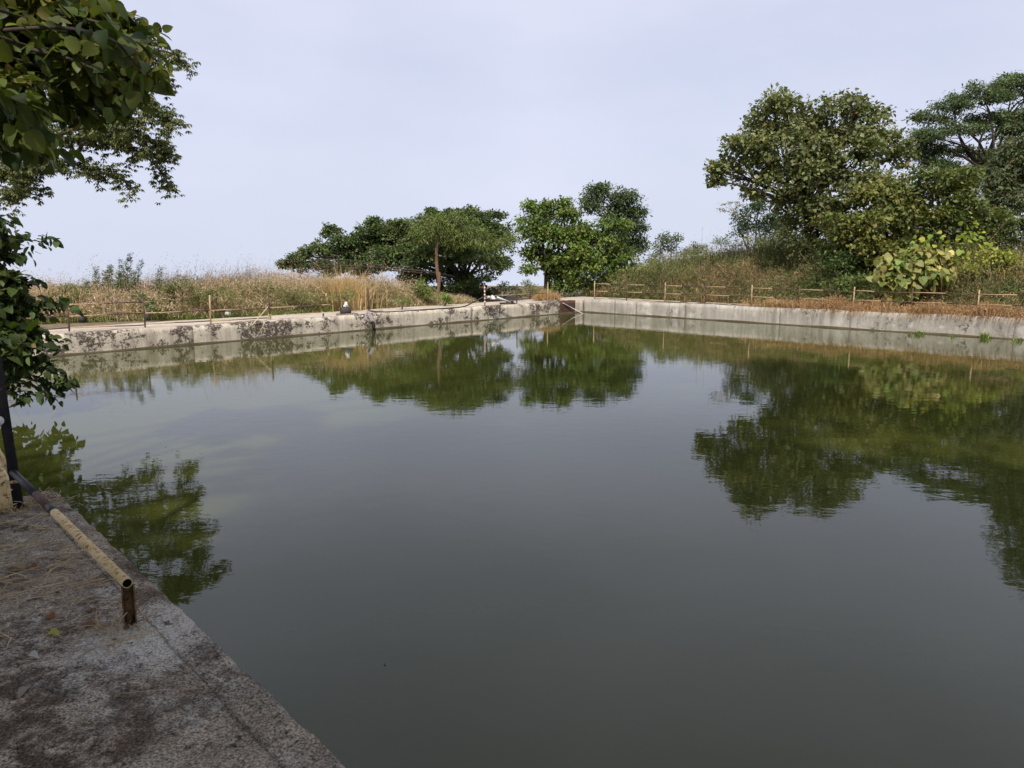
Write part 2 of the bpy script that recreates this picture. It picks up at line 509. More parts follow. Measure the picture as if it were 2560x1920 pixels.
def crown_points(clumps, dens, nleaf, spread, colA, colB, droop=0.2, flat=0.65, ragged=0.22, up=0.8, hollow=0.6, dead=0.02, floor=None, sub=0):
    """leaf positions in sprays spread through a crown made of lobes (centre, radii)"""
    if sub:
        more = []
        for c, r in clumps:
            c, r = np.asarray(c, float), np.asarray(r, float)
            more.append((c, r * 0.74))
            for d in rand_dirs(sub):
                if d[2] < -0.3: d[2] *= -0.6
                q = 0.30 + 0.16 * rng.random()
                more.append((c + d * r * 0.80, np.full(3, (r[0] * r[1] * r[2]) ** (1 / 3)) * q * np.array([1.1, 1.1, 0.85])))
        clumps = more
    Ps, As, Ns, Cs = [], [], [], []
    colA, colB = np.array(colA) * np.array([1.42, 1.38, 1.35]), np.array(colB) * np.array([1.45, 1.42, 1.35])
    for ci, (c, r) in enumerate(clumps):
        rb = (r[0] * r[1] * r[2]) ** (1 / 3)
        ns = max(4, int(dens * rb * rb))
        d = rand_dirs(ns)
        d[:, 2] = np.where((d[:, 2] < -0.55) & (rng.random(ns) < 0.6), -d[:, 2], d[:, 2])
        rad = 1 - hollow * rng.random(ns) ** 1.8
        rad *= 1 + ragged * wob(d, 2.4, ci * 1.37) + ragged * 0.6 * np.clip(rng.normal(size=ns), -1.4, 1.4) * (rng.random(ns) < 0.4)
        S = np.asarray(c) + d * rad[:, None] * np.asarray(r)
        k = rng.poisson(nleaf, ns) + 2
        idx = np.repeat(np.arange(ns), k)
        n = len(idx)
        off = np.clip(rng.normal(size=(n, 3)), -1.9, 1.9) * spread * np.array([1, 1, flat])
        P = S[idx] + off
        out = d[idx]
        N_ = unit(out * 0.6 + np.array([0, 0, up]) + rng.normal(size=(n, 3)) * 0.55)
        A_ = unit(out * 0.5 + unit(off) * 0.7 + rng.normal(size=(n, 3)) * 0.5 + np.array([0, 0, -droop]))
        t = np.clip(0.5 + 0.28 * rng.normal(size=ns) + 0.25 * wob(S, 0.9, 3.1), 0, 1)
        bright = np.exp(0.16 * rng.normal(size=ns))
        C = (colA[None] * (1 - t[:, None]) + colB[None] * t[:, None]) * bright[:, None]
        C = C[idx] * np.exp(0.18 * rng.normal(size=(n, 1))) * np.exp(0.06 * rng.normal(size=(n, 3)))
        dd = rng.random(n) < dead
        C[dd] = np.array([0.20, 0.15, 0.06]) * np.exp(0.25 * rng.normal(size=(dd.sum(), 1)))
        Ps.append(P); As.append(A_); Ns.append(N_); Cs.append(C)
    P, A_, N_, C = map(np.concatenate, (Ps, As, Ns, Cs))
    if floor is not None:
        k = P[:, 2] > floor
        P, A_, N_, C = P[k], A_[k], N_[k], C[k]
    return P, A_, N_, C

def lobe(px, py, rx, ry, Y, dY=0.0, deep=1.0):
    c = at(px, py, Y + dY)
    s = (Y + dY) / F
    return c, (rx * s, (rx + ry) * 0.5 * s * deep, ry * s)

def curve(p0, p1, bend=0.15, n=5, lift=0.0):
    p0, p1 = np.asarray(p0, float), np.asarray(p1, float)
    t = np.linspace(0, 1, n)[:, None]
    L = np.linalg.norm(p1 - p0)
    off = rng.normal(size=3) * bend * L
    off[2] = off[2] * 0.5 + lift * L
    return p0 * (1 - t) + p1 * t + off * (4 * t * (1 - t)) * 0.5

def limbs(mb, fork, clumps, r0, twigs=4, bend=0.2, r_end=0.03, lift=0.1):
    for c, r in clumps:
        c = np.asarray(c, float)
        pts = curve(fork, c, bend, 6, lift)
        d = np.linalg.norm(c - fork)
        rr = r0 * np.clip(1.0 / (1 + d * 0.12), 0.35, 0.9)
        mb.tube(pts, np.linspace(rr, max(r_end, rr * 0.3), 6), 6, False)
        for k in range(twigs):
            e = c + rand_dirs(1)[0] * np.asarray(r) * 0.85
            mb.tube(curve(pts[3 + k % 3], e, 0.25, 4), np.linspace(max(r_end, rr * 0.3), r_end * 0.35, 4), 4, False)

def tree(name, label, cat, base, fork, clumps, trunk_r, crown_kw, L, Wd, bark='bark', twigs=4, template=DIAMOND, trunks=None, group=None, mat='leaf', lift=0.1, limb_r=None, extra_limb=None):
    base = np.asarray(base, float)
    root = empty(name, base, label, cat, group)
    mb = MB()
    if trunk_r > 0:
        for (b2, f2, r2) in (trunks or [(base, fork, trunk_r)]):
            b2, f2 = np.asarray(b2, float), np.asarray(f2, float)
            pts = curve(b2 - np.array([0, 0, 0.3]), f2, 0.05, 7)
            mb.tube(pts, r2 * np.array([1.45, 1.1, 1.0, 0.95, 0.9, 0.86, 0.8]), 9, False)
        limbs(mb, np.asarray(fork, float), clumps, limb_r or trunk_r * 0.7, twigs, lift=lift, r_end=max(0.012, trunk_r * 0.08))
        if extra_limb:
            for pts, r in extra_limb:
                mb.tube(pts, np.linspace(r, r * 0.3, len(pts)), 5, False)
        part('trunk', mb, M[bark], root, True)
    P, A_, N_, C = crown_points(clumps, **crown_kw)
    n = len(P)
    Lr = L * np.exp(np.clip(0.34 * rng.normal(size=n), -0.8, 0.42))
    me = leaf_mesh('crown', P, A_, N_, Lr, Lr * Wd, C, M[mat], template, base)
    put('crown', me, root, kind='stuff')
    return root

# ------------------------------------------------------------------ plan of the tank
C0 = np.array([3.37, 34.94])                       # far corner at the water
dL = np.array([-0.7030, -0.7112])                  # along the left wall, away from the corner
dR = np.array([0.7330, -0.6802])                   # along the right wall
nL = np.array([-0.7112, 0.7030])                   # outwards, behind the left wall
nR = np.array([0.6802, 0.7330])                    # outwards, behind the right wall
LCN = np.array([-14.66, 16.69])
REND = C0 + dR * 30
E0 = un(145, 1224, NEAR)[:2]
E1 = un(887, 1917, NEAR)[:2]
dN = (E1 - E0) / np.linalg.norm(E1 - E0)           # along the near edge, towards the camera's right
nN = np.array([-dN[1], dN[0]]) * -1                # outwards (onto the walkway)
if nN @ (np.array([-5, 0]) - E0) < 0: nN = -nN
NEND = E0 + dN * 17
JOG = E0 + nN * 1.15 + dN * 0.12
POOL = np.array([C0, REND, NEND, E0, JOG, LCN])

def pL(s, t, z):
    q = C0 + dL * s + nL * t
    return np.array([q[0], q[1], z])
def pR(s, t, z):
    q = C0 + dR * s + nR * t
    return np.array([q[0], q[1], z])

def inside(X, Y, poly):
    res = np.zeros(X.shape, bool)
    j = len(poly) - 1
    for i in range(len(poly)):
        xi, yi = poly[i]; xj, yj = poly[j]
        c = ((yi > Y) != (yj > Y)) & (X < (xj - xi) * (Y - yi) / (yj - yi + 1e-12) + xi)
        res ^= c
        j = i
    return res

def ground_z(X, Y):
    X, Y = np.asarray(X, float), np.asarray(Y, float)
    rx, ry = X - C0[0], Y - C0[1]
    tl = rx * nL[0] + ry * nL[1]                    # distance behind the left wall line
    tr = rx * nR[0] + ry * nR[1]                    # distance behind the right wall line
    sr = rx * dR[0] + ry * dR[1]
    sm = lambda a: np.clip(a, 0, 1) ** 2 * (3 - 2 * np.clip(a, 0, 1))
    z = np.full(X.shape, 0.48)
    bank = sm((tr - 3.2) / 5.0) * (1.35 + 0.2 * sm((sr - 2) / 8)) * sm((sr + 3) / 6) * (1 - 0.45 * sm((sr - 12) / 8)) * (1 - sm((tr - 26) / 20))
    z = z + bank
    p3 = np.stack([X, Y, X * 0], -1)
    z = z + 0.10 * wob(p3, 0.35, 2.0) * sm((np.maximum(tl, tr) - 4) / 4)
    far = np.maximum(np.maximum(tl - 10, 0) * (1 - sm((sr - 8) / 14)), np.maximum(tr - (8 + 26 * sm((sr - 4) / 8)), 0))
    z = z - 0.30 * far - 0.0003 * far ** 1.5
    return np.maximum(z, -60)

# ------------------------------------------------------------------ setting
xs = np.unique(np.concatenate([np.linspace(-45, 60, 150), -45 - np.geomspace(3, 1500, 22), 60 + np.geomspace(3, 1500, 22)]))
ys = np.unique(np.concatenate([np.linspace(-25, 85, 150), -25 - np.geomspace(3, 900, 16), 85 + np.geomspace(3, 1500, 22)]))
GX, GY = np.meshgrid(xs, ys)
GZ = ground_z(GX, GY)
cen = POOL.mean(0)
big_pool = cen + (POOL - cen) * 1.0
grow = np.array([p + unit(p - cen) * 0.25 for p in POOL])
# sink the ground well below the water wherever the tank, its walls or its decks stand
def seg_out(X, Y):
    m = inside(X, Y, grow)
    for k in range(8):
        a = k * math.pi / 4
        m |= inside(X + 0.9 * math.cos(a), Y + 0.9 * math.sin(a), grow)
    return m
GZ = np.where(seg_out(GX, GY), -2.2, GZ)
ny, nx = GX.shape
gv = np.stack([GX, GY, GZ], -1).reshape(-1, 3)
ii, jj = np.meshgrid(np.arange(ny - 1), np.arange(nx - 1), indexing='ij')
q = (ii * nx + jj).ravel()
gf = np.stack([q, q + 1, q + nx + 1, q + nx], -1)
g_me = raw_mesh('ground', gv, gf.ravel(), np.full(len(gf), 4), M['soil'], smooth=True)
tag(put('ground', g_me), kind='structure')

rings = [(*un(850, 1815, 0)[:2], 0.40, 0.055, 0.030), (*un(1385, 1550, 0)[:2], 0.15, 0.05, 0.035), (*un(960, 1690, 0)[:2], 0.62, 0.10, 0.028),
         (*un(1650, 850, 0)[:2], 2.6, 0.42, 0.12), (*un(1480, 830, 0)[:2], 2.2, 0.36, 0.08)]
M['water'] = water_material(rings)
wp = np.array([p + unit(p - cen) * 0.16 for p in POOL])
wm = MB().add(np.c_[wp, np.zeros(len(wp))], [tuple(range(len(wp) - 1, -1, -1))])
w_o = put('water', wm.mesh('water', M['water']))
tag(w_o, kind='structure')

# ---- retaining walls of the tank: cast panels in two lifts over a wet ledge
def wall(name, label, a, b, out_n, top0, top1, mat, lens, lift_z, thick=0.34, rough=0.010, skip=None, gap=0.0025):
    a, b = np.asarray(a, float), np.asarray(b, float)
    Lw = np.linalg.norm(b - a)
    d = (b - a) / Lw
    root = empty(name, (a[0], a[1], 0), label, 'wall')
    top = lambda s: top0 + (top1 - top0) * s / Lw
    q0, q1 = a + out_n * 0.06, b + out_n * 0.06
    mb = MB()
    c = (a + b) / 2 + out_n * (0.05 + (thick - 0.05) / 2)
    mb.box((c[0], c[1], (min(top0, top1) - 0.03 - 1.2) / 2), (Lw / 2, (thick - 0.05) / 2, (min(top0, top1) - 0.03 + 1.2) / 2), [(d[0], d[1], 0), (out_n[0], out_n[1], 0), (0, 0, 1)])
    part('core', mb, M['core'], root)
    # ledge
    s = 0.0
    mb = MB()
    ns = int(Lw / 0.5) + 1
    S = np.linspace(0, Lw, ns)
    prof = [(-0.055, -0.5), (-0.06, 0.018), (-0.045, 0.04), (0.03, 0.05)]
    V = []
    for sv in S:
        for (o, z) in prof:
            p = a + d * sv + out_n * (o + 0.012 * math.sin(sv * 3.1) * (z > 0))
            V.append([p[0], p[1], z + 0.012 * math.sin(sv * 1.7 + 1) * (z > 0)])
    fs = []
    k = len(prof)
    for i in range(ns - 1):
        for j in range(k - 1):
            fs.append((i * k + j, (i + 1) * k + j, (i + 1) * k + j + 1, i * k + j + 1))
    mb.add(V, fs)
    part('ledge', mb, M['ledge'], root, True)
    s, i = 0.0, 0
    while s < Lw - 0.05:
        ln = lens[i % len(lens)]
        e = min(s + ln, Lw)
        if Lw - e < 0.8: e = Lw
        for lift, (z0, z1) in ((0, (-0.6, lift_z)), (1, (lift_z, None))) if lift_z is not None else ((1, (-0.6, None)),):
            nu = max(4, int((e - s) / 0.11))
            us = np.linspace(s + gap, e - gap, nu + 1)
            nv = 8
            V = []
            lean = rng.normal(0, 0.003)
            setb = 0.0 if lift == 0 else 0.002 + rng.normal(0, 0.0015)
            for u in us:
                tz = top(u) + 0.012 * math.sin(u * 1.3) + 0.006 * math.sin(u * 5.1) + 0.005 * math.sin(u * 13.7)
                za, zb = (z0, z1 - gap) if lift == 0 else (z0 + gap, tz)
                row = []
                for v in range(nv + 1):
                    z = za + (zb - za) * v / nv
                    p3 = np.array([u, z, 0.4 * lift])
                    o = setb + lean * (u - s) / (e - s) + rough * wob(p3, 2.2, 1.0) + rough * 0.7 * wob(p3, 7.0, 4.0) + rough * 0.5 * wob(p3, 17.0, 2.0)
                    if lift == 1 and v == nv:
                        o += 0.018 + 0.014 * abs(wob(p3, 9.0, 4)); z -= 0.004
                    row.append((o, z))
                row += [(0.07, zb + 0.002 if lift else zb), (thick, zb + (0.004 if lift else 0)), (thick, za)]
                for (o, z) in row:
                    p = a + d * u + out_n * o
                    V.append([p[0], p[1], z])
            k = nv + 4
            fs = []
            for x in range(nu):
                for y in range(k - 1):
                    fs.append((x * k + y, (x + 1) * k + y, (x + 1) * k + y + 1, x * k + y + 1))
                fs.append((x * k + k - 1, (x + 1) * k + k - 1, (x + 1) * k, x * k))
            fs.append(tuple(range(k)))
            fs.append(tuple(nu * k + y for y in range(k - 1, -1, -1)))
            pm = MB().add(V, fs)
            mm = mat
            if skip and lift in skip[1] and abs((s + e) / 2 - skip[0]) < (e - s) / 2 + 1e-6:
                mm = skip[2]
            part('panel', pm, M[mm], root)
        s = e
        i += 1
    return root

LW = np.linalg.norm(LCN - C0)
wall('tank_wall', 'long pale concrete tank wall with black lichen blotches, below the left deck', C0 - dL * 0.0, LCN, nL, TOP + 0.03, TOP + 0.03, 'wall_sun', [0.62, 1.05, 5.4, 4.9, 6.3, 5.1], None, rough=0.013, gap=0.0008, skip=(1.15, (0, 1), 'laterite'))
wall('tank_wall', 'grey concrete tank wall with thin vertical joints, below the right fence', C0, REND, nR, TOP + 0.06, TOP + 0.20, 'wall_grey', [1.75, 1.15, 2.45, 4.1, 2.6, 5.0], None, rough=0.009, gap=0.0022)
dE = unit(NEND - REND)
nE = np.array([dE[1], -dE[0]])
if nE @ (REND - cen) < 0: nE = -nE
wall('tank_wall', 'concrete tank wall closing the near right end, out of view', REND, NEND, nE, TOP + 0.20, NEAR - 0.03, 'wall_grey', [3.2, 2.8], 0.31)

# ---- decks
def strip_deck(name, S, T, z, fn, mat, amp=0.012):
    SS, TT = np.meshgrid(S, T)
    V = np.array([fn(s, t, 0) for s, t in zip(SS.ravel(), TT.ravel())])
    V[:, 2] = z + amp * wob(V, 0.9, 1.0) + amp * 0.4 * wob(V, 3.3, 5.0)
    n = len(S)
    fs = [(j * n + i, j * n + i + 1, (j + 1) * n + i + 1, (j + 1) * n + i) for j in range(len(T) - 1) for i in range(n - 1)]
    nb = len(V)
    low = V.copy(); low[:, 2] = -0.2
    mb = MB().add(V, fs)
    # back and front skirts
    ed = [0, len(T) - 1]
    for j in ed:
        for i in range(n - 1):
            p, q_ = V[j * n + i], V[j * n + i + 1]
            mb.add([p, q_, q_ * [1, 1, 0] + [0, 0, -0.2], p * [1, 1, 0] + [0, 0, -0.2]], [(0, 1, 2, 3)])
    return mb
mb = strip_deck('deck', np.linspace(-2.9, LW + 3, 60), np.array([0.345, 0.8, 1.3, 1.8, 2.2, 2.5 ]), TOP - 0.006, pL, M['deck'], 0.010)
o = put('deck', mb.mesh('deck', M['deck'])); tag(o, kind='structure')
mb = strip_deck('path', np.linspace(-0.5, 30, 60), np.array([0.345, 0.8, 1.4, 2.0, 2.6, 3.1]), TOP - 0.012, pR, M['deck'], 0.012)
o = put('path', mb.mesh('path', M['deck'])); tag(o, kind='structure')

# ---- the near walkway: slab, edge strip and the wall under them
def near_pt(s, t):
    return E0 + dN * s + nN * t
def near_wall():
    GAP = 0.006
    base = np.array([E0[0], E0[1], 0])
    wk = None
    # slab top, fine mesh close to the camera
    S = np.concatenate([np.arange(0.0, 6.6, 0.03), np.arange(6.6, 17, 0.3)])
    T = np.concatenate([np.arange(0.197, 3.2, 0.03), np.arange(3.2, 9.0, 0.3)])
    SS, TT = np.meshgrid(S, T)
    P2 = E0[None, None, :] + dN * SS[..., None] + nN * TT[..., None]
    Z = np.full(SS.shape, NEAR)
    P3 = np.concatenate([P2, Z[..., None]], -1)
    Z = NEAR + 0.008 * wob(P3, 1.6, 1) + 0.004 * wob(P3, 6.5, 4) + 0.0025 * wob(P3, 19, 2) - 0.012 * np.clip(wob(P3, 2.7, 9) - 0.35, 0, 1)
    P3[..., 2] = Z
    n = len(S)
    V = P3.reshape(-1, 3)
    q = (np.arange(len(T) - 1)[:, None] * n + np.arange(n - 1)[None, :]).ravel()
    f = np.stack([q, q + 1, q + n + 1, q + n], -1)
    me = raw_mesh('walkway', V, f.ravel(), np.full(len(f), 4), M['near'], smooth=True)
    wk = put('walkway', me); tag(wk, kind='structure')
    # rough edge strip along the water
    S2 = np.arange(-0.02, 17, 0.022)
    S2 = np.concatenate([S2[S2 < 6.6], np.arange(6.6, 17, 0.3)])
    T2 = np.concatenate([[0.0], np.arange(0.006, 0.196, 0.019), [0.194]])
    V, fs = [], []
    chips = 0.014 * (np.abs(wob(np.c_[S2, S2 * 0, S2 * 0], 7.0, 1)) ** 2) + 0.008 * np.abs(wob(np.c_[S2, S2 * 0, S2 * 0], 23.0, 3)) + 0.006 * rng.random(len(S2))
    rows = []
    for si, s in enumerate(S2):
        c = chips[si]
        row = [(-0.0 + c * 0.6, -0.9), (c * 0.6 + 0.006 * math.sin(s * 9), NEAR - 0.22), (c, NEAR - 0.05 - c * 0.5), (c + 0.006, NEAR - 0.016)]
        for t in T2[1:]:
            tt = c + 0.012 + t * (0.1955 - c - 0.012) / 0.194
            row.append((tt, None))
        row.append((0.1952, NEAR - 0.06))
        rows.append(row)
    k = len(rows[0])
    for si, s in enumerate(S2):
        for (t, z) in rows[si]:
            p = near_pt(s, t)
            if z is None:
                p3 = np.array([p[0], p[1], 0])
                z = NEAR + 0.004 + 0.006 * wob(p3, 3.1, 5) + 0.004 * wob(p3, 14, 2) + 0.003 * rng.normal() - 0.012 * max(0, 1 - (t - chips[si]) / 0.04) 
            V.append([p[0], p[1], z])
    for i in range(len(S2) - 1):
        for j in range(k - 1):
            fs.append((i * k + j, (i + 1) * k + j, (i + 1) * k + j + 1, i * k + j + 1))
    mb = MB().add(V, fs)
    put('edge_strip', mb.mesh('edge_strip', M['near'], smooth=True), wk)
    # end face and the stepped-back stretch beyond the corner
    mb = MB()
    J = JOG
    for a, b, nseg in ((E0, J, 14), (J, LCN, 40)):
        for i in range(nseg):
            p, q_ = a + (b - a) * i / nseg, a + (b - a) * (i + 1) / nseg
            zt = lambda w: NEAR - 0.012 + 0.012 * wob(np.array([w[0], w[1], 0]), 6.0, 2)
            mb.add([[p[0], p[1], -0.9], [q_[0], q_[1], -0.9], [q_[0], q_[1], zt(q_)], [p[0], p[1], zt(p)]], [(0, 1, 2, 3)])
    o = put('edge_wall', mb.mesh('edge_wall', M['near']), wk)
    # far stretch of walkway behind the step
    S3 = np.linspace(0, np.linalg.norm(LCN - J) + 3, 30)
    d3 = unit(LCN - J)
    mb = MB()
    V, fs = [], []
    for s in S3:
        for t in (0.0, 1.0, 2.5, 5.0):
            p = J + d3 * s + nN * t
            V.append([p[0], p[1], NEAR - 0.012 + 0.012 * wob(np.array([p[0], p[1], 0]), 6.0, 2) ])
    for i in range(len(S3) - 1):
        for j in range(3):
            fs.append((i * 4 + j, i * 4 + j + 1, (i + 1) * 4 + j + 1, (i + 1) * 4 + j))
    mb.add(V, fs)
    put('walkway_far', mb.mesh('walkway_far', M['near']), wk)
    return wk
walk = near_wall()

# ------------------------------------------------------------------ fences
def pipe(mb, a, b, r, n=8):
    mb.tube([a, (np.asarray(a) + np.asarray(b)) / 2 + rng.normal(0, 0.006, 3), b], r, n)

def fence(name, label, posts, rails, pcol, hgt, rad=0.024, rr=0.017):
    """posts: list of 3D bases; rails: (i, j, height, extra, colours) between posts"""
    base = posts[0]
    root = empty(name, base, label, 'fence')
    for i, p in enumerate(posts):
        mb = MB()
        t = np.array(p) + np.array([rng.normal(0, 0.012), rng.normal(0, 0.012), hgt[i] if hasattr(hgt, '__len__') else hgt])
        pipe(mb, np.array(p) - [0, 0, 0.15], t, rad)
        part('post', mb, M[pcol[i % len(pcol)]], root, True)
    for (i, j, h, over, cols) in rails:
        a, b = np.array(posts[i]) + [0, 0, h], np.array(posts[j]) + [0, 0, h + rng.normal(0, 0.012)]
        b = a + (b - a) * over
        cut = [0.0] + sorted(0.5 * k + rng.normal(0, 0.05) for k in range(1, len(cols))) + [1.0]
        if len(cols) == 2: cut = [0, 0.5 + rng.normal(0, 0.06), 1]
        for k, cc in enumerate(cols):
            mb = MB()
            pipe(mb, a + (b - a) * cut[k], a + (b - a) * cut[k + 1], rr, 7)
            part('rail', mb, M[cc], root, True)
    return root

def deck_pt(px, py, z=None, tmin=0.34, tmax=9.0):
    p = un(px, py, TOP)
    v = p[:2] - C0
    s_, t_ = v @ dL, v @ nL
    # keep the same column of the view while stepping back onto the deck
    if t_ < tmin:
        r2 = unit(p[:2]); k = (tmin - t_) / (r2 @ nL)
        p[:2] = p[:2] + r2 * k
    p[2] = TOP if z is None else z
    return p
lp = [deck_pt(x, y) for x, y in ((-215, 851), (-20, 840), (173, 828.6), (363, 818.5), (527, 810.6), (675, 801.8))]
yb, by = ('ochre', 'brown'), ('brown', 'ochre')
rl = []
for i in range(5):
    rl += [(i, i + 1, 0.42, 1.0, yb), (i, i + 1, 0.10, 1.0, yb)]
for i in range(3):
    rl.append((i, i + 1, 0.74, 1.0, yb))
rl.append((3, 4, 0.74, 0.085, ('ochre',)))
rl.append((4, 5, 0.42, 1.98, ('ochre',)))
rl = [r for r in rl if not (r[0] == 4 and r[2] == 0.42 and r[3] == 1.0)] + [(4, 5, 0.42, 1.0, yb)]
rl = [r for r in rl if not (r[0] == 4 and r[2] == 0.42 and r[3] == 1.98)]
lf = fence('pipe_fence', 'broken yellow and brown pipe fence on the left deck before the dry grass', lp, rl, ['ochre', 'brown', 'brown', 'brown', 'ochre', 'brown'], [0.89] * 6)
mb = MB()
a = lp[5] + [0, 0, 0.42]
e = at(825, 762, 24.9)
m_ = a + (e - a) * 0.45
pipe(mb, a, m_, 0.019, 7); part('rail', mb, M['ochre'], lf, True)
mb = MB(); pipe(mb, m_, a + (e - a) * 0.86, 0.019, 7); part('rail', mb, M['brown'], lf, True)
mb = MB(); pipe(mb, a + (e - a) * 0.86, e, 0.019, 7); part('rail', mb, M['ochre'], lf, True)
mb = MB()
kp = lp[5] + [0, 0, 0.10]
for k in range(4):
    a0 = np.linspace(0, 2 * np.pi, 9) + k
    pts = np.c_[kp[0] + 0.045 * np.cos(a0), kp[1] + 0.045 * np.sin(a0), kp[2] - 0.06 + 0.05 * k + 0.02 * np.sin(a0 * 2)]
    mb.tube(pts, 0.011, 5)
part('rope_knot', mb, M['bamboo'], lf)

stub = deck_pt(808, 794)
mb = MB(); pipe(mb, stub - [0, 0, .1], stub + [0.01, 0, 0.13], 0.028)
solo('post_stub', mb, M['brown'], stub, 'sawn-off rusty post stub on the deck left of the domed stone', 'post', smooth=True)

lone = deck_pt(923, 778)
mb = MB(); pipe(mb, lone - [0, 0, .1], lone + [-0.03, 0, 0.86], 0.032)
solo('post', mb, M['brown'], lone, 'lone dark brown post with the black hose and rag at its foot', 'post', smooth=True)

cp = [deck_pt(1212, 767), deck_pt(1292, 760), deck_pt(1369, 755)]
cf = fence('pipe_fence', 'three posts with a single rail by the far corner of the tank', cp,
           [(0, 1, 0.42, 1.0, ('ochre', 'ochre')), (1, 2, 0.42, 0.97, ('ochre', 'brown'))], ['redpipe', 'brown', 'ochre'], 0.88)
for k in range(5):
    z0 = 0.16 + k * 0.145
    mb = MB().tube([cp[0] + [0, 0, z0], cp[0] + [0, 0, z0 + 0.06]], 0.034, 8)
    part('white_band', mb, M['whitepaint'], cf, True)

rs = [0.25, 2.05, 4.05, 6.0, 8.05, 9.95, 11.95, 13.9, 15.9, 17.9, 19.9, 22]
rp = [pR(s, 0.52, TOP + 0.02 + s * 0.003) for s in rs]
rl = []
for i in range(len(rp) - 1):
    cc = ('ochre', 'brown')
    rl += [(i, i + 1, 0.76, 1.0, cc), (i, i + 1, 0.42, 1.0, cc), (i, i + 1, 0.09, 1.0, ('ochre', 'ochre') if i % 2 else cc)]
fence('pipe_fence', 'long yellow and brown three-rail pipe fence along the right wall below the wooded bank', rp, rl, ['ochre', 'brown', 'ochre', 'brown'], 0.90)


RP = un(326, 1566, NEAR)
TP = un(48, 1272, NEAR)
p_end = at(318, 1458, RP[1] + 0.02)
p_far = at(32, 1180, TP[1] - 0.02)
low = empty('low_rail', RP, 'low broken pipe rail, yellow near half and black far half, beside the water', 'railing')
cut = p_far + (p_end - p_far) * 0.455
def hollow(mb, a, b, r, n=16, th=0.004):
    a, b = np.asarray(a, float), np.asarray(b, float)
    t = unit(b - a)
    u_ = unit(np.cross(t, [0, 0, 1.0])); w_ = np.cross(u_, t)
    an = np.linspace(0, 2 * np.pi, n, endpoint=False)
    V = []
    for (c, rr_) in ((a, r), (b, r), (b, r - th), (b - t * 0.35, r - th)):
        for x in an:
            V.append(c + rr_ * (math.cos(x) * u_ + math.sin(x) * w_))
    fs = []
    for i in range(3):
        for j in range(n):
            k = (j + 1) % n
            fs.append((i * n + j, i * n + k, (i + 1) * n + k, (i + 1) * n + j))
    fs.append(tuple(3 * n + j for j in range(n)))
    bore = MB().add(V[2 * n:], [tuple(q_ - 2 * n for q_ in f_) for f_ in fs[2 * n:]])
    mb.add(V[:3 * n], fs[:2 * n])
    return bore
mb = MB(); bore = hollow(mb, cut, p_end, 0.0265); ry_ = part('rail', mb, M['yellow'], low, True, label='peeling yellow painted near half')
part('bore', bore, M['blackpaint'], ry_, True)  # near-black colour puts the inner shade and rust of the pipe into the bore
c2 = p_far + (p_end - p_far) * 0.27
c3 = p_far + (p_end - p_far) * 0.40
mb = MB(); mb.tube([p_far, c2], 0.0258, 16); part('rail', mb, M['blackpaint'], low, True, label='worn black far half')
mb = MB(); mb.tube([c2, c3], 0.0255, 16); part('rail', mb, M['brown'], low, True, label='bare rusty band on the black half')
mb = MB(); mb.tube([c3, cut], 0.0258, 16); part('rail', mb, M['blackpaint'], low, True)
# channel post under the rail end
mb = MB()
ax = unit(np.array([RP[0] - 0, RP[1], 0]))
sd = np.array([ax[1], -ax[0], 0])
topz = p_end[2] - 0.024
hz = (topz - NEAR + 0.06) / 2
cz = NEAR - 0.06 + hz
lean = (p_end - RP)[:2] * 0.5
pc = np.array([RP[0] + lean[0], RP[1] + lean[1], cz])
up_ = unit(np.array([p_end[0] - RP[0], p_end[1] - RP[1], topz - NEAR]))
axz = [sd, ax, up_]
mb.box(pc + sd * 0.028, (0.0035, 0.030, hz), axz)
mb.box(pc - sd * 0.028, (0.0035, 0.030, hz), axz)
mb.box(pc + ax * 0.028, (0.028, 0.0030, hz), axz)
part('post', mb, simple('rusted_channel', (0.10, 0.055, 0.025), (0.30, 0.19, 0.08), 9, 0.8, 0.4, third=(0.03, 0.02, 0.015), thr=(0.5, 0.6)), low)

tpz = 3.2
mb = MB()
ax = unit(np.array([TP[0], TP[1], 0])); sd = np.array([ax[1], -ax[0], 0])
tdir = unit(np.array([-0.035, 0.0, 1.0]))
mb.box(TP + tdir * 1.15, (0.033, 0.032, 1.28), [sd, ax, tdir])
tall = empty('sign_post', TP, 'thick black painted post at the left edge holding the low rail', 'post')
part('shaft', mb, M['blackpaint'], tall)
mb = MB()
dc = at(-4, 1052, TP[1] - 0.075)
mb.tube([dc, dc - ax * 0.006], 0.036, 20)
part('reflector', mb, M['whitepaint'], tall)
# rusty yellow pipework behind it
yb_ = un(4, 1300, NEAR)
yp = empty('pipe_fitting', yb_, 'rusty yellow bent pipe and plate behind the black post', 'pipe')
mb = MB(); mb.tube([at(-40, 1120, 5.6), at(-8, 1170, 5.5), at(8, 1205, 5.4), at(24, 1236, 5.3)], [0.05, 0.048, 0.046, 0.046], 12); part('pipe', mb, M['yellow'], yp, True)
mb = MB(); mb.box(at(-12, 1250, 5.25), (0.16, 0.012, 0.13), [sd, ax, (0, 0, 1)]); part('plate', mb, M['yellow'], yp)
mb = MB(); mb.tube([at(-30, 1090, 5.7), at(4, 1150, 5.62), at(6, 1180, 5.62)], 0.03, 10); part('elbow', mb, M['yellow'], yp, True)

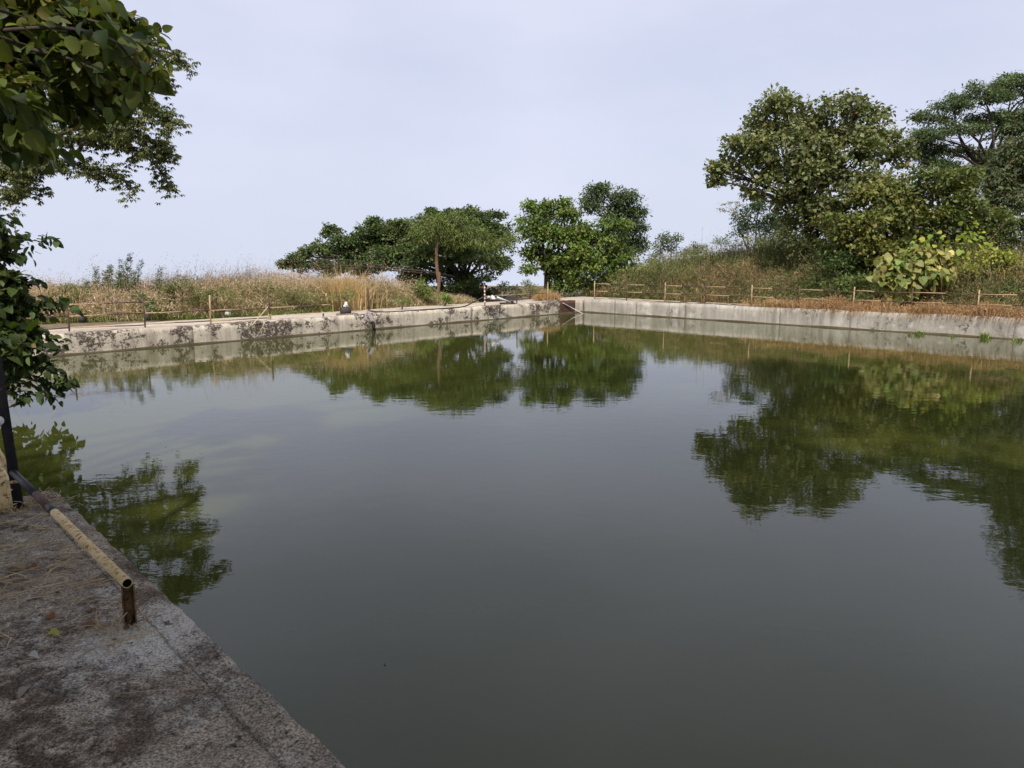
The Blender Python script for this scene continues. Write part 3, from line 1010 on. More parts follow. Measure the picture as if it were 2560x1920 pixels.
# ------------------------------------------------------------------ things on the decks
# bollard stubs at the grass edge
for k, (x, y) in enumerate(((124, 804), (207, 803), (289, 799), (369, 798), (424, 795), (556, 792))):
    p = un(x, y, TOP)
    mb = MB()
    hw, hh = 0.085 + 0.01 * rng.random(), 0.11 + 0.015 * rng.random()
    yaw = rng.normal(0, 0.25)
    A_ = [(math.cos(yaw), math.sin(yaw), 0), (-math.sin(yaw), math.cos(yaw), 0), (0, 0, 1)]
    mb.box(p + [0, 0, hh - 0.03], (hw, hw * 0.9, hh), A_, 0.008)
    mb.box(p + [0, 0, 2 * hh - 0.02], (hw * 0.85, hw * 0.78, 0.016), A_, 0.006)
    txt = ['nearest the leafy bush', 'second from the leafy bush', 'third from the leafy bush', 'behind the second fence post', 'fifth from the leafy bush', 'standing alone beside the white pot'][k]
    solo('stone_stub', mb, M['blackstone'], p, 'short dark stone stub at the grass edge, ' + txt, 'stone', 'stone stubs along the grass edge')
# white-grey pot by the last stub
p = un(566, 792, TOP)
mb = MB(); mb.lathe(p + [0.06, 0, 0], [(0.07, 0.0), (0.10, 0.03), (0.11, 0.10), (0.095, 0.16), (0.085, 0.17), (0.08, 0.10)], 14)
solo('pot', mb, M['whitestone'], p, 'small pale grey pot beside the last dark stone stub', 'pot', smooth=True)

# domed shrine stone on its slab with the white figure
sp = deck_pt(865, 791, tmin=0.55)
shr = empty('shrine_stone', sp, 'small dark domed stone on a brown slab with a white figure on top', 'shrine')
mb = MB()
for (dx, hx) in ((-0.19, 0.13), (0.06, 0.12), (0.27, 0.10)):
    mb.box(sp + [dx, 0.10, 0.02], (hx, 0.2, 0.032), None, 0.010)
part('slab', mb, M['slabstone'], shr)
mb = MB()
dc = sp + [-0.03, 0.12, 0.05]
mb.lathe(dc, [(0.195, 0.0), (0.20, 0.08), (0.20, 0.13), (0.185, 0.18), (0.15, 0.215), (0.09, 0.235), (0.02, 0.24)], 18, (1, 0.8))
part('dome', mb, M['blackstone'], shr, True)
mb = MB()
fc = dc + [0.03, -0.04, 0.235]
mb.lathe(fc, [(0.05, -0.02), (0.072, 0.02), (0.07, 0.07), (0.058, 0.12), (0.045, 0.16), (0.02, 0.172)], 12, (1.0, 0.9))
mb.lathe(fc + [-0.062, -0.02, -0.01], [(0.02, 0.0), (0.038, 0.025), (0.036, 0.06), (0.015, 0.085)], 9)
mb.box(fc + [-0.035, 0, 0.175], (0.010, 0.010, 0.024), None, 0.003)
mb.box(fc + [0.036, 0, 0.170], (0.010, 0.010, 0.026), None, 0.003)
mb.box(fc + [0.02, -0.065, 0.07], (0.022, 0.018, 0.035), None, 0.004)
part('figure', mb, M['whitestone'], shr, True, label='white carved figure on the dome')

# broken stone in the grass edge right of the lone post
p = deck_pt(975, 768)
mb = MB(); mb.box(p + [0, 0.1, 0.075], (0.10, 0.09, 0.085), [(0.95, 0.3, 0), (-0.3, 0.95, 0), (0.1, 0, 1)], 0.02); mb.box(p + [0.12, 0.12, 0.03], (0.10, 0.07, 0.035), None, 0.015)
solo('broken_stone', mb, M['slabstone'], p, 'broken brown stone block lying at the dry grass edge right of the lone post', 'stone')

def crumple(c, ax_, n=9, amp=0.03, yaw=0.0, thick=0.02):
    V, fs = [], []
    for i in range(n):
        for j in range(n):
            u_, v_ = i / (n - 1) * 2 - 1, j / (n - 1) * 2 - 1
            r = 1 - 0.18 * abs(wob(np.array([u_, v_, 0]), 3, c[0]))
            h = max(0.0, (1 - u_ * u_) * (1 - v_ * v_)) * ax_[2] + amp * wob(np.array([u_, v_, 0.3]), 4.2, c[1]) * (1 - 0.5 * (u_ * u_ + v_ * v_))
            x, y = u_ * ax_[0] * r, v_ * ax_[1] * r
            V.append([c[0] + x * math.cos(yaw) - y * math.sin(yaw), c[1] + x * math.sin(yaw) + y * math.cos(yaw), c[2] + max(0.006, h)])
    for i in range(n - 1):
        for j in range(n - 1):
            fs.append((i * n + j, (i + 1) * n + j, (i + 1) * n + j + 1, i * n + j + 1))
    return V, fs
p = deck_pt(785, 781)
mb = MB(); mb.add(*crumple(p, (0.20, 0.16, 0.05), yaw=0.2)); mb.add(*crumple(p + [-0.22, 0.1, 0], (0.14, 0.10, 0.03), yaw=1.0))
solo('cloth', mb, M['orange'], p, 'crumpled bright orange cloth lying at the grass edge', 'cloth')

# bamboo sticks in the water
for (b0, t0, lab) in (((597, 850), (669, 768), 'long yellow bamboo stick leaning from the water to the fence rail'), ((643, 846), (661, 807), 'shorter yellow bamboo stick leaning on the wall top right of the long one')):
    pb = un(b0[0], b0[1], 0.0)
    pt = at(t0[0], t0[1], 23.4 if t0[1] < 800 else 23.15)
    dd_ = unit(pb - pt)
    mb = MB(); mb.tube(np.array([pt + dd_ * -0.02, (pt + pb) / 2 + [0.0, 0.0, -0.015], pb + dd_ * 0.3]), [0.013, 0.016, 0.017], 7)
    solo('bamboo_stick', mb, M['bamboo'], pt, lab, 'stick', smooth=True)

# hose along the deck, rags at the lone post
hp = [at(921, 776, 25.7), deck_pt(940, 781, TOP + .025, 0.16), deck_pt(985, 784, TOP + .05, 0.12), deck_pt(1060, 783, TOP + .05, 0.10), deck_pt(1120, 777, TOP + .05, 0.12), deck_pt(1160, 770, TOP + .06, 0.3), at(1186, 754, cp[0][1] - 0.3), at(1210, 742, cp[0][1] - 0.05)]
def smooth_path(P, n=8):
    P = np.asarray(P, float); out = []
    Q = np.vstack([2 * P[0] - P[1], P, 2 * P[-1] - P[-2]])
    for i in range(1, len(Q) - 2):
        for t in np.linspace(0, 1, n, endpoint=False):
            a, b, c, d = Q[i - 1], Q[i], Q[i + 1], Q[i + 2]
            out.append(0.5 * (2 * b + (c - a) * t + (2 * a - 5 * b + 4 * c - d) * t ** 2 + (3 * b - a - 3 * c + d) * t ** 3))
    out.append(P[-1])
    return np.array(out)
mb = MB(); mb.tube(smooth_path(hp), 0.026, 8)
solo('hose', mb, M['hose'], hp[1], 'thick black hose running along the left deck up to the red and white post', 'hose', smooth=True)
h2 = [at(1218, 743, 30.0), at(1245, 748, 30.6), deck_pt(1270, 757, TOP + .05), deck_pt(1300, 760.5, TOP + .03, 0.25), deck_pt(1345, 757.5, TOP + .03, 0.25), deck_pt(1380, 752.5, TOP + .04, 0.2), at(1405, 757, 33.9), at(1432, 771, 34.2), un(1462, 787, -0.05)]
mb = MB(); mb.tube(smooth_path(h2), 0.024, 8)
hz_o = solo('hose', mb, M['greyhose'], h2[3], 'pale grey hose curving from the corner posts over the red stone patch into the water', 'hose', smooth=True)
mb = MB(); mb.tube([at(1243, 743, 30.5), at(1276, 756, 31.0)], 0.035, 9)
solo('plastic_pipe', mb, M['whitepaint'], at(1276, 756, 31.0), 'short white plastic pipe slanting down right of the red and white post', 'pipe', smooth=True)
p = at(1232, 743, 30.2)
mb = MB(); mb.add(*crumple(p - [0, 0, 0.08], (0.12, 0.09, 0.16), amp=0.06)); mb.add(*crumple(p + [-0.16, 0.02, -0.04], (0.09, 0.08, 0.09), amp=0.04, yaw=1.2))
solo('plastic_bag', mb, M['whitestone'], p, 'white plastic bag tied at the rail beside the red and white post', 'bag')
p = deck_pt(1268, 763, tmin=0.6)
mb = MB(); mb.box(p + [0, 0, 0.05], (0.28, 0.20, 0.045), [(0.9, 0.43, 0), (-0.43, 0.9, 0), (0, 0, 1)], 0.02); mb.box(p + [0.12, 0.1, 0.10], (0.14, 0.10, 0.03), None, 0.015)
solo('stone_slab', mb, M['laterite'], p, 'flat reddish stone slab lying on the deck behind the hose near the corner', 'stone')
# rag bundle hanging from the lone post down the wall
rg = empty('rag_bundle', lone, 'twisted grey rags and rope hanging from the lone post down into the water', 'rope')
for k in range(6):
    sx = rng.normal(0, 0.05)
    top_ = at(919 + rng.normal(0, 3), 778, 25.4)
    e1 = at(924 + rng.normal(0, 3), 792, 25.15) + [sx, 0, 0]
    e2 = at(929 + rng.normal(0, 4), 808, 25.05) + [sx * 0.6, 0, 0]
    e3 = un(936 + rng.normal(0, 5), 826, -0.1)
    mb = MB(); mb.tube(smooth_path([top_ , e1, e2, e3], 5), np.linspace(0.028, 0.012, 16) * (0.7 + 0.5 * rng.random()), 6)
    part('strand', mb, M['rag'], rg, True)
mb = MB(); mb.add(*crumple(un(950, 779.5, TOP), (0.16, 0.10, 0.07), amp=0.04, yaw=0.4)); mb.tube([lone + [0, 0, 0.04], lone + [0.05, -0.3, 0.03], at(919, 778, 25.4)], [0.03, 0.03, 0.028], 6)
part('knot', mb, M['rag'], rg)

# ------------------------------------------------------------------ dry dirt bank behind the right wall
S = np.linspace(1.9, 30, 140); T = np.array([0.30, 0.36, 0.45, 0.6, 0.8, 1.0, 1.15])
V = []
for s in S:
    for t in T:
        p = pR(s, t, 0)
        b = math.sin(math.pi * (t - 0.30) / 0.85) ** 0.6 if 0.30 < t < 1.15 else 0
        hgt_ = (0.10 + 0.05 * wob(p, 1.4, 2) + 0.03 * wob(p, 6, 1)) * min(1, (s - 1.9) / 1.5)
        V.append([p[0], p[1], TOP - 0.02 + max(0, b * hgt_) + (0.0043 * s if t < 0.5 else 0.003 * s)])
k = len(T)
fs = [(i * k + j, (i + 1) * k + j, (i + 1) * k + j + 1, i * k + j + 1) for i in range(len(S) - 1) for j in range(k - 1)]
mb = MB().add(V, fs)
o = put('dirt_bank', mb.mesh('dirt_bank', M['dirt'])); tag(o, kind='structure')

# ------------------------------------------------------------------ grass
def blades(P, hgt, lean, width, colA, colB, tipc=None, seg=2):
    n = len(P)
    az = rng.random(n) * 2 * np.pi
    ld = np.c_[np.cos(az), np.sin(az), np.zeros(n)]
    sd_ = np.c_[-np.sin(az + rng.normal(0, 0.8, n)), np.cos(az + rng.normal(0, 0.8, n)), np.zeros(n)]
    hgt = np.broadcast_to(hgt, (n,)) * np.exp(0.2 * rng.normal(size=n))
    ln = np.broadcast_to(lean, (n,)) * rng.random(n) * hgt
    w = np.broadcast_to(width, (n,)) * (0.6 + 0.8 * rng.random(n))
    up = np.array([0, 0, 1.0])
    m1 = P + up * (hgt * 0.55)[:, None] + ld * (ln * 0.28)[:, None]
    tp = P + up * (hgt * (1 - 0.25 * (ln / np.maximum(hgt, 0.01)) ** 2))[:, None] + ld * ln[:, None]
    V = np.stack([P - sd_ * w[:, None] / 2, P + sd_ * w[:, None] / 2, m1 + sd_ * w[:, None] * 0.4, m1 - sd_ * w[:, None] * 0.4, tp], 1)
    t = np.clip(rng.random(n) * 0.6 + 0.3 * wob(P, 0.8, 2.2) + 0.25, 0, 1)
    C = (np.array(colA)[None] * (1 - t[:, None]) + np.array(colB)[None] * t[:, None]) * np.exp(0.22 * rng.normal(size=(n, 1)))
    Cv = np.repeat(C, 5, 0)
    if tipc is not None:
        Cv[4::5] = Cv[4::5] * 0.4 + np.array(tipc) * 0.6
    idx = np.arange(n)[:, None] * 5
    flat = np.concatenate([idx + np.array([0, 1, 2, 3]), idx + np.array([3, 2, 4])], 1).ravel()
    sizes = np.tile([4, 3], n)
    return V.reshape(-1, 3), flat, sizes, Cv, tp

def grass_obj(name, label, cat, sets, heads=None):
    Vs, Fs, Ss, Cs, k = [], [], [], [], 0
    for (V, f, s, c) in sets:
        Vs.append(V); Fs.append(f + k); Ss.append(s); Cs.append(c); k += len(V)
    me = raw_mesh(name, np.concatenate(Vs), np.concatenate(Fs), np.concatenate(Ss), M['straw'], np.concatenate(Cs))
    o = put(name, me)
    return tag(o, label, cat, kind='stuff')

def seeds(tips, n_each, spread, size, col):
    idx = np.repeat(np.arange(len(tips)), n_each)
    n = len(idx)
    P = tips[idx] + rng.normal(size=(n, 3)) * spread * np.array([0.6, 0.6, 1.3]) - np.array([0, 0, spread])
    A_ = unit(rng.normal(size=(n, 3)) * 0.6 + [0, 0, 0.6]); N_ = rand_dirs(n)
    b, a, nn = frames(A_, N_)
    TV, TF = DIAMOND
    L = size * (0.6 + 0.8 * rng.random(n))[:, None, None]
    V = P[:, None, :] + b[:, None, :] * TV[None, :, 0:1] * L * 0.4 + a[:, None, :] * TV[None, :, 1:2] * L + nn[:, None, :] * TV[None, :, 2:3] * L * 0.4
    flat = (np.arange(n)[:, None] * 4 + np.array([0, 1, 2, 0, 2, 3])[None, :]).ravel()
    C = np.repeat(np.array(col)[None] * np.exp(0.25 * rng.normal(size=(n, 1))), 4, 0)
    return V.reshape(-1, 3), flat, np.full(2 * n, 3), C

def tangle(P, hgt, Ls, wid, cA, cB, upb=0.7, pos=(0.05, 1.0)):
    """crossing dry stems and leaf bits filling the height of a stand of grass"""
    n = len(P)
    P = P + np.c_[rng.normal(0, 0.06, (n, 2)), hgt * (pos[0] + (pos[1] - pos[0]) * rng.random(n))]
    A_ = unit(rng.normal(size=(n, 3)) + [0, 0, upb]); N_ = rand_dirs(n)
    b, a, nn = frames(A_, N_)
    TV, TF = DIAMOND
    L = (Ls * np.exp(0.3 * rng.normal(size=n)))[:, None, None]
    Wd = (wid * np.exp(0.25 * rng.normal(size=n)))[:, None, None]
    V = P[:, None, :] + b[:, None, :] * TV[None, :, 0:1] * Wd + a[:, None, :] * TV[None, :, 1:2] * L + nn[:, None, :] * TV[None, :, 2:3] * L * 0.4
    flat = (np.arange(n)[:, None] * 4 + np.array([0, 1, 2, 0, 2, 3])[None, :]).ravel()
    t = np.clip(rng.random(n) * 0.7 + 0.3 * wob(P, 1.3, 2.2) + 0.15, 0, 1)[:, None]
    C = (np.array(cA)[None] * (1 - t) + np.array(cB)[None] * t) * np.exp(0.25 * rng.normal(size=(n, 1)))
    return V.reshape(-1, 3), flat, np.full(2 * n, 3), np.repeat(C, 4, 0)

# tall dry grass behind the left deck
def left_stand(n):
    s = rng.random(n) * 25.5 + 4.4
    t0 = 2.5 + np.clip((s - 15.3) * 0.46, 0, 2.5)
    t = t0 + 7.6 * rng.random(n) ** 1.7
    X = C0[0] + dL[0] * s + nL[0] * t; Y = C0[1] + dL[1] * s + nL[1] * t
    P = np.c_[X, Y, ground_z(X, Y)]
    edge = np.clip((t - t0 + 0.1 - 0.25 * wob(P, 1.7, 5.0)) / 0.8, 0.0, 1)
    lump = 0.5 + 0.65 * wob(P, 0.7, 1.2) + 0.45 * wob(P, 2.1, 3.0)
    hg = (0.14 + 1.16 * edge ** 0.8 * (0.62 + 0.40 * lump)) * np.clip((s - 2.5) / 7.5, 0.34, 1.0) * np.where(s > 16.5, 1.0, 1.14)
    green = np.clip(0.35 + 0.75 * wob(P, 0.45, 6.0) + 0.25 * wob(P, 1.6, 1.0), 0, 1) + (1 - edge) * 0.3
    kg = rng.random(n) < green * 0.6
    return P, hg, kg
sets = []
P, hg, kg = left_stand(24000)
V, f, s_, c, tp1 = blades(P[~kg], hg[~kg], 0.9, 0.014, (0.36, 0.26, 0.14), (0.56, 0.43, 0.26), (0.50, 0.37, 0.24)); sets.append((V, f, s_, c))
V, f, s_, c, tp2 = blades(P[kg], hg[kg] * 0.9, 0.9, 0.018, (0.13, 0.15, 0.05), (0.28, 0.26, 0.10), None); sets.append((V, f, s_, c))
tallm = hg[~kg] > 0.8
tall = tp1[tallm]
tall = tall[rng.random(len(tall)) < 0.5]
sets.append(seeds(tall, 8, 0.09, 0.045, (0.56, 0.40, 0.32)))
P, hg, kg = left_stand(110000)
sets.append(tangle(P[~kg], hg[~kg] * 1.02, 0.17, 0.016, (0.42, 0.31, 0.20), (0.74, 0.60, 0.44)))
sets.append(tangle(P[kg], hg[kg] * 0.9, 0.13, 0.026, (0.11, 0.13, 0.04), (0.27, 0.26, 0.10), 0.5))
# pale wiry seed stalks standing above the rest
n = 1100
s = 8 + 20 * rng.random(n) ** 0.8; t = 3.5 + 5 * rng.random(n)
X = C0[0] + dL[0] * s + nL[0] * t; Y = C0[1] + dL[1] * s + nL[1] * t
P = np.c_[X, Y, ground_z(X, Y)]
k_ = wob(P, 0.9, 8.0) > 0.12
V, f, s_, c, tp3 = blades(P[k_], 1.55, 0.4, 0.008, (0.36, 0.28, 0.2), (0.48, 0.38, 0.30)); sets.append((V, f, s_, c))
sets.append(seeds(tp3, 12, 0.13, 0.035, (0.44, 0.31, 0.26)))
grass_obj('dry_grass', 'tall dry straw-coloured grass behind the left deck', 'grass', sets)

# fresh low green along the deck edge on the left
n = 4200
s = 12 + 17 * rng.random(n); t = 2.42 + np.clip((s - 15.3) * 0.46, 0, 2.5) + 0.9 * (rng.random(n) - 0.25)
X = C0[0] + dL[0] * s + nL[0] * t; Y = C0[1] + dL[1] * s + nL[1] * t
P = np.c_[X, Y, np.full(n, TOP - 0.03)]
k_ = wob(P, 1.1, 3.0) > -0.1
V, f, s_, c, _ = blades(P[k_], 0.20, 0.8, 0.022, (0.09, 0.14, 0.03), (0.22, 0.25, 0.07))
grass_obj('green_grass', 'low fresh green grass along the left deck edge among the stone stubs', 'grass', [(V, f, s_, c)])

# grassy bank behind the right path
def bank_stand(n):
    s = -2.5 + 19 * rng.random(n); t = 3.0 + 8.5 * rng.random(n) ** 1.2
    X = C0[0] + dR[0] * s + nR[0] * t; Y = C0[1] + dR[1] * s + nR[1] * t
    P = np.c_[X, Y, ground_z(X, Y)]
    edge = np.clip((t - 2.9) / 1.0, 0, 1)
    hg = 0.30 + 1.45 * edge * (0.75 + 0.3 * wob(P, 0.7, 4.0) + 0.15 * wob(P, 2.0, 1.0))
    kg = rng.random(n) < np.clip(0.74 + 0.5 * wob(P, 0.5, 2.0) + 0.25 * wob(P, 1.5, 7.0), 0.2, 0.97)
    return P, hg, kg
sets = []
P, hg, kg = bank_stand(18000)
V, f, s_, c, tp1 = blades(P[~kg], hg[~kg], 0.9, 0.015, (0.28, 0.19, 0.10), (0.46, 0.33, 0.20), (0.42, 0.29, 0.19)); sets.append((V, f, s_, c))
V, f, s_, c, tp2 = blades(P[kg], hg[kg], 1.0, 0.022, (0.09, 0.12, 0.04), (0.22, 0.23, 0.10)); sets.append((V, f, s_, c))
tall = tp1[hg[~kg] > 0.8]; tall = tall[rng.random(len(tall)) < 0.4]
sets.append(seeds(tall, 5, 0.08, 0.05, (0.42, 0.27, 0.18)))
P, hg, kg = bank_stand(105000)
sets.append(tangle(P[~kg], hg[~kg], 0.18, 0.018, (0.26, 0.175, 0.09), (0.46, 0.34, 0.20)))
sets.append(tangle(P[kg], hg[kg], 0.17, 0.035, (0.065, 0.09, 0.03), (0.21, 0.23, 0.095), 0.4))
grass_obj('bank_grass', 'green and brown wild grass covering the bank behind the right fence', 'grass', sets)

# withered brown growth spilling over the right wall
n = 16000
s = 7.6 + 16 * rng.random(n); t = 0.02 + 1.0 * rng.random(n) ** 0.9
wgt = np.clip((s - 7.0) / 3.0, 0, 1) * np.clip(0.75 + 0.5 * np.sin(s * 1.3) + 0.3 * np.sin(s * 3.7), 0.25, 1)
k_ = rng.random(n) < wgt
s, t = s[k_], t[k_]
X = C0[0] + dR[0] * s + nR[0] * t; Y = C0[1] + dR[1] * s + nR[1] * t
zz = TOP + 0.0043 * s + np.where(t < 0.3, 0.0, 0.05)
P = np.c_[X, Y, zz]
V, f, s_, c, tpx = blades(P, 0.24 + 0.20 * np.clip(wob(P, 2.1, 3.0) + 0.4, 0, 1.3), 1.5, 0.018, (0.30, 0.18, 0.095), (0.48, 0.32, 0.18))
V2 = V.reshape(-1, 5, 3)
hang = rng.random(len(P)) < np.where((s > 11) & (s < 17.5), 0.55, 0.25) * (t < 0.33)
dwn = np.c_[-nR[0] * np.ones(len(P)), -nR[1] * np.ones(len(P)), np.zeros(len(P))] * (0.16 + t[:, None])
V2[hang, 4] = P[hang] + dwn[hang] + np.array([0, 0, -0.20]) * (0.3 + 1.1 * rng.random((hang.sum(), 1)) ** 1.5)
V2[hang, 2] = V2[hang, 2] * 0.35 + (P[hang] + dwn[hang] * 0.7 + [0, 0, 0.08]) * 0.65
V2[hang, 3] = V2[hang, 2] + [0.01, 0.006, 0.0]
grass_obj('withered_grass', 'withered rust-brown grass spilling over the top of the right wall', 'grass', [(V2.reshape(-1, 3), f, s_, c), seeds(tpx[::2], 4, 0.05, 0.05, (0.42, 0.26, 0.14))])

def tuft(name, label, p, n, h, lean, w, cA, cB, cat='grass tuft', group=None, r=0.12):
    P = np.c_[p[0] + rng.normal(0, r, n), p[1] + rng.normal(0, r, n), np.full(n, p[2])]
    V, f, s_, c, tp = blades(P, h, lean, w, cA, cB)
    me = raw_mesh(name, V - np.asarray(p, float), f, s_, M['straw'], c)
    return tag(put(name, me, loc=p), label, cat, group)
tuft('straw_heap', 'round heap of orange-brown straw behind the corner fence rail', un(1368, 751, TOP), 1500, 0.40, 2.0, 0.018, (0.42, 0.27, 0.14), (0.60, 0.42, 0.25), 'straw', r=0.24)
tuft('dry_tuft', 'fan-shaped pale straw tuft at the wall top below the fifth right fence post', pR(9.0, 0.42, TOP + 0.05), 800, 0.34, 1.6, 0.014, (0.42, 0.28, 0.15), (0.58, 0.43, 0.25), r=0.10)
tuft('dry_tuft', 'dry tawny clump behind the lone post, standing straight and pale', pL(11.0, 3.2, TOP - .05), 2200, 1.15, 0.75, 0.02, (0.46, 0.32, 0.16), (0.62, 0.46, 0.26), r=0.42)
# reeds in the water at the foot of the right wall
for (x, y, nn_, h, lab) in ((2300, 836, 60, 0.20, 'leftmost bright green water weed at the foot of the right wall'), (2276, 838, 22, 0.13, 'tiny green sprig in the water left of the leftmost water weed'),
                         (2385, 842, 16, 0.14, 'thin green sprig in the water between the two larger weed tufts'), (2462, 845, 70, 0.24, 'largest water weed with long arching blades by the right wall'),
                         (2508, 845, 40, 0.20, 'upright green weed just right of the largest water weed'), (2546, 852, 30, 0.16, 'water weed at the right picture edge under the wall')):
    p = un(x, y, 0.0) - np.array([nR[0], nR[1], 0]) * 0.10
    p[2] = -0.03
    tuft('water_weed', lab, p, nn_, h, 1.6, 0.022, (0.12, 0.18, 0.045), (0.26, 0.32, 0.09), 'weed', 'weeds at the foot of the right wall', r=0.07)

# tall spiky weeds on the left
def spire(name, label, px, ptop, Y, wpx, nleaf, lean=0.0, cA=(0.095, 0.125, 0.055), cB=(0.20, 0.235, 0.10), cat='weed', group='tall weeds above the dry grass', Ll=0.21):
    b = at(px, 770, Y); b[2] = ground_z(b[0], b[1])
    tip = at(px + lean, ptop, Y)
    root = empty(name, b, label, cat, group)
    mb = MB()
    ks = 3 + int(wpx / 14)
    hgt_ = np.linalg.norm(tip - b)
    Pl, Al, Nl, Ul = [], [], [], []
    for k in range(ks):
        sc_ = 1.0 if k == 0 else 0.55 + 0.35 * rng.random()
        e_ = tip if k == 0 else b + (tip - b) * sc_ + np.array([rng.normal(0, wpx / F * Y * 0.75), rng.normal(0, wpx / F * Y * 0.75), 0])
        pts = curve(b + [rng.normal(0, 0.06), rng.normal(0, 0.06), 0], e_, 0.08, 7)
        mb.tube(pts, np.linspace(0.014, 0.004, 7), 5, False)
        m_ = int(nleaf * 1.05 * sc_ / (0.35 + 0.65 * ks * 0.7))
        u0 = 0.25 + 0.75 * rng.random(m_)
        ii_ = np.minimum((u0 * 6).astype(int), 5)
        c_ = pts[ii_] + (pts[ii_ + 1] - pts[ii_]) * (u0 * 6 - ii_)[:, None]
        az = rng.random(m_) * 2 * np.pi
        out = np.c_[np.cos(az), np.sin(az), 0.35 + 0.4 * rng.normal(size=m_)]
        rr_ = 0.16 * (1.15 - u0) * (0.4 + 0.8 * rng.random(m_)) * (1 + 0.5 * np.sin(u0 * 40 + k))
        Pl.append(c_ + unit(out) * (rr_ + 0.05)[:, None]); Al.append(unit(out + rng.normal(0, 0.3, (m_, 3)))); Ul.append(u0)
        Nl.append(unit(np.array([0, 0, 1.0]) + 0.6 * rng.normal(size=(m_, 3))))
    part('stem', mb, M['bark'], root)
    P, A_, N_, u_ = np.concatenate(Pl), np.concatenate(Al), np.concatenate(Nl), np.concatenate(Ul)
    tt = rng.random((len(P), 1))
    C = (np.array(cA) * (1 - tt) + np.array(cB) * tt) * np.exp(0.22 * rng.normal(size=(len(P), 1)))
    L = Ll * (1.2 - 0.75 * u_) * np.exp(0.2 * rng.normal(size=len(P)))
    put('leaves', leaf_mesh('leaves', P, A_, N_, L, L * 0.20, C, M['leaf'], DIAMOND, b), root, kind='stuff')
spire('tall_weed', 'bushy dark green weed, first of the tall weeds above the grass', 240, 668, 26.2, 44, 1300)
spire('tall_weed', 'leaning green weed just right of the bushy first tall weed', 268, 664, 26.6, 34, 900, 6)
spire('tall_weed', 'slim dark spire weed left of the tallest spire', 302, 648, 26.5, 24, 700)
spire('tall_weed', 'tallest spire-shaped green weed rising above the dry grass', 328, 633, 26.5, 30, 1100)
spire('tall_weed', 'feathery weed bending right beside the tallest spire', 372, 668, 26.3, 46, 700, 30, (0.08, 0.11, 0.045), (0.15, 0.18, 0.07))
spire('tall_weed', 'low spreading green weed in the dry grass behind the second fence post', 415, 712, 25.4, 90, 1000, 10, (0.07, 0.11, 0.04), (0.16, 0.20, 0.07), Ll=0.22)
spire('tall_weed', 'dark weed half hidden in grass between the first two fence posts', 212, 700, 25.0, 60, 800)

def bush(name, label, lobes_, Y, cA, cB, L, Wd=0.5, dens=60, nleaf=9, spread=0.10, cat='bush', base=None, template=DIAMOND, mat='leaf', droop=0.25, dead=0.02, group=None, hollow=0.6, trunk_r=0.05, ragged=0.25):
    cl = [lobe(*l[:4], Y, *(l[4:])) for l in lobes_]
    cx = np.mean([c[0][0] for c in cl]); cy = np.mean([c[0][1] for c in cl])
    b = np.array([cx, cy, float(ground_z(cx, cy))]) if base is None else np.asarray(base, float)
    low_ = min(c[0][2] - c[1][2] for c in cl)
    b[2] = max(min(b[2], low_ + 0.3), float(ground_z(b[0], b[1])) - 0.05) if base is None else b[2]
    fork = b + [0, 0, 0.25 * max(0.3, np.mean([c[0][2] for c in cl]) - b[2])]
    return tree(name, label, cat, b, fork, cl, trunk_r, dict(dens=dens * 1.9, nleaf=nleaf, spread=spread * 0.95, colA=cA, colB=cB, droop=droop, dead=dead, hollow=hollow, ragged=ragged, sub=5), L * 0.74, Wd, twigs=3, template=template, mat=mat, group=group)

bush('green_bush', 'rounded light green bush at the foot of the slender tree', [(1050, 728, 34, 24), (1030, 742, 24, 20), (1075, 738, 26, 20)], 31.5, (0.09, 0.13, 0.035), (0.17, 0.20, 0.06), 0.13, dens=90)
bush('green_bush', 'small bright green bush right of the slender tree foot', [(1105, 746, 17, 15), (1118, 752, 12, 10)], 31.2, (0.09, 0.14, 0.035), (0.16, 0.20, 0.06), 0.11, dens=110)
bush('green_bush', 'green weed clump in the grass behind the domed stone', [(870, 738, 30, 17), (845, 745, 24, 14)], 28.0, (0.09, 0.12, 0.04), (0.17, 0.19, 0.07), 0.10, 0.3, dens=120)
bush('green_bush', 'small green weed clump behind the broken stone', [(1005, 755, 24, 12)], 29.2, (0.09, 0.13, 0.04), (0.17, 0.20, 0.07), 0.10, 0.3, dens=120)
for px_, py_, Y_, lab in ((450, 716, 25.5, 'loose green weed in the dry grass right of the feathery weed'), (545, 735, 25.2, 'loose green weed in the dry grass behind the fourth fence post'), (655, 728, 27.0, 'olive weed clump in the dry grass behind the fifth fence post'), (735, 738, 27.2, 'olive weed clump in the dry grass behind the orange cloth'), (165, 728, 24.5, 'olive weed clump in the dry grass at the left beside the leafy bush')):
    bush('grass_weed', lab, [(px_, py_, 34, 20), (px_ - 26, py_ + 12, 24, 14), (px_ + 30, py_ + 10, 26, 15)], Y_, (0.085, 0.105, 0.038), (0.19, 0.19, 0.08), 0.15, 0.18, dens=70, nleaf=10, spread=0.14, trunk_r=0.02, group='green weeds in the dry grass', dead=0.12)
bush('dark_bush', 'low dark bush in the gap between the two middle trees', [(1258, 722, 22, 18), (1240, 735, 22, 14), (1282, 730, 20, 16)], 36.0, (0.04, 0.06, 0.025), (0.08, 0.09, 0.04), 0.12, dens=80)
bush('olive_bush', 'olive bush with dry twigs right of the gap, behind the corner fence', [(1325, 725, 26, 22), (1350, 735, 24, 18), (1300, 738, 16, 14)], 37.0, (0.08, 0.10, 0.035), (0.20, 0.19, 0.08), 0.12, dens=90, dead=0.15)

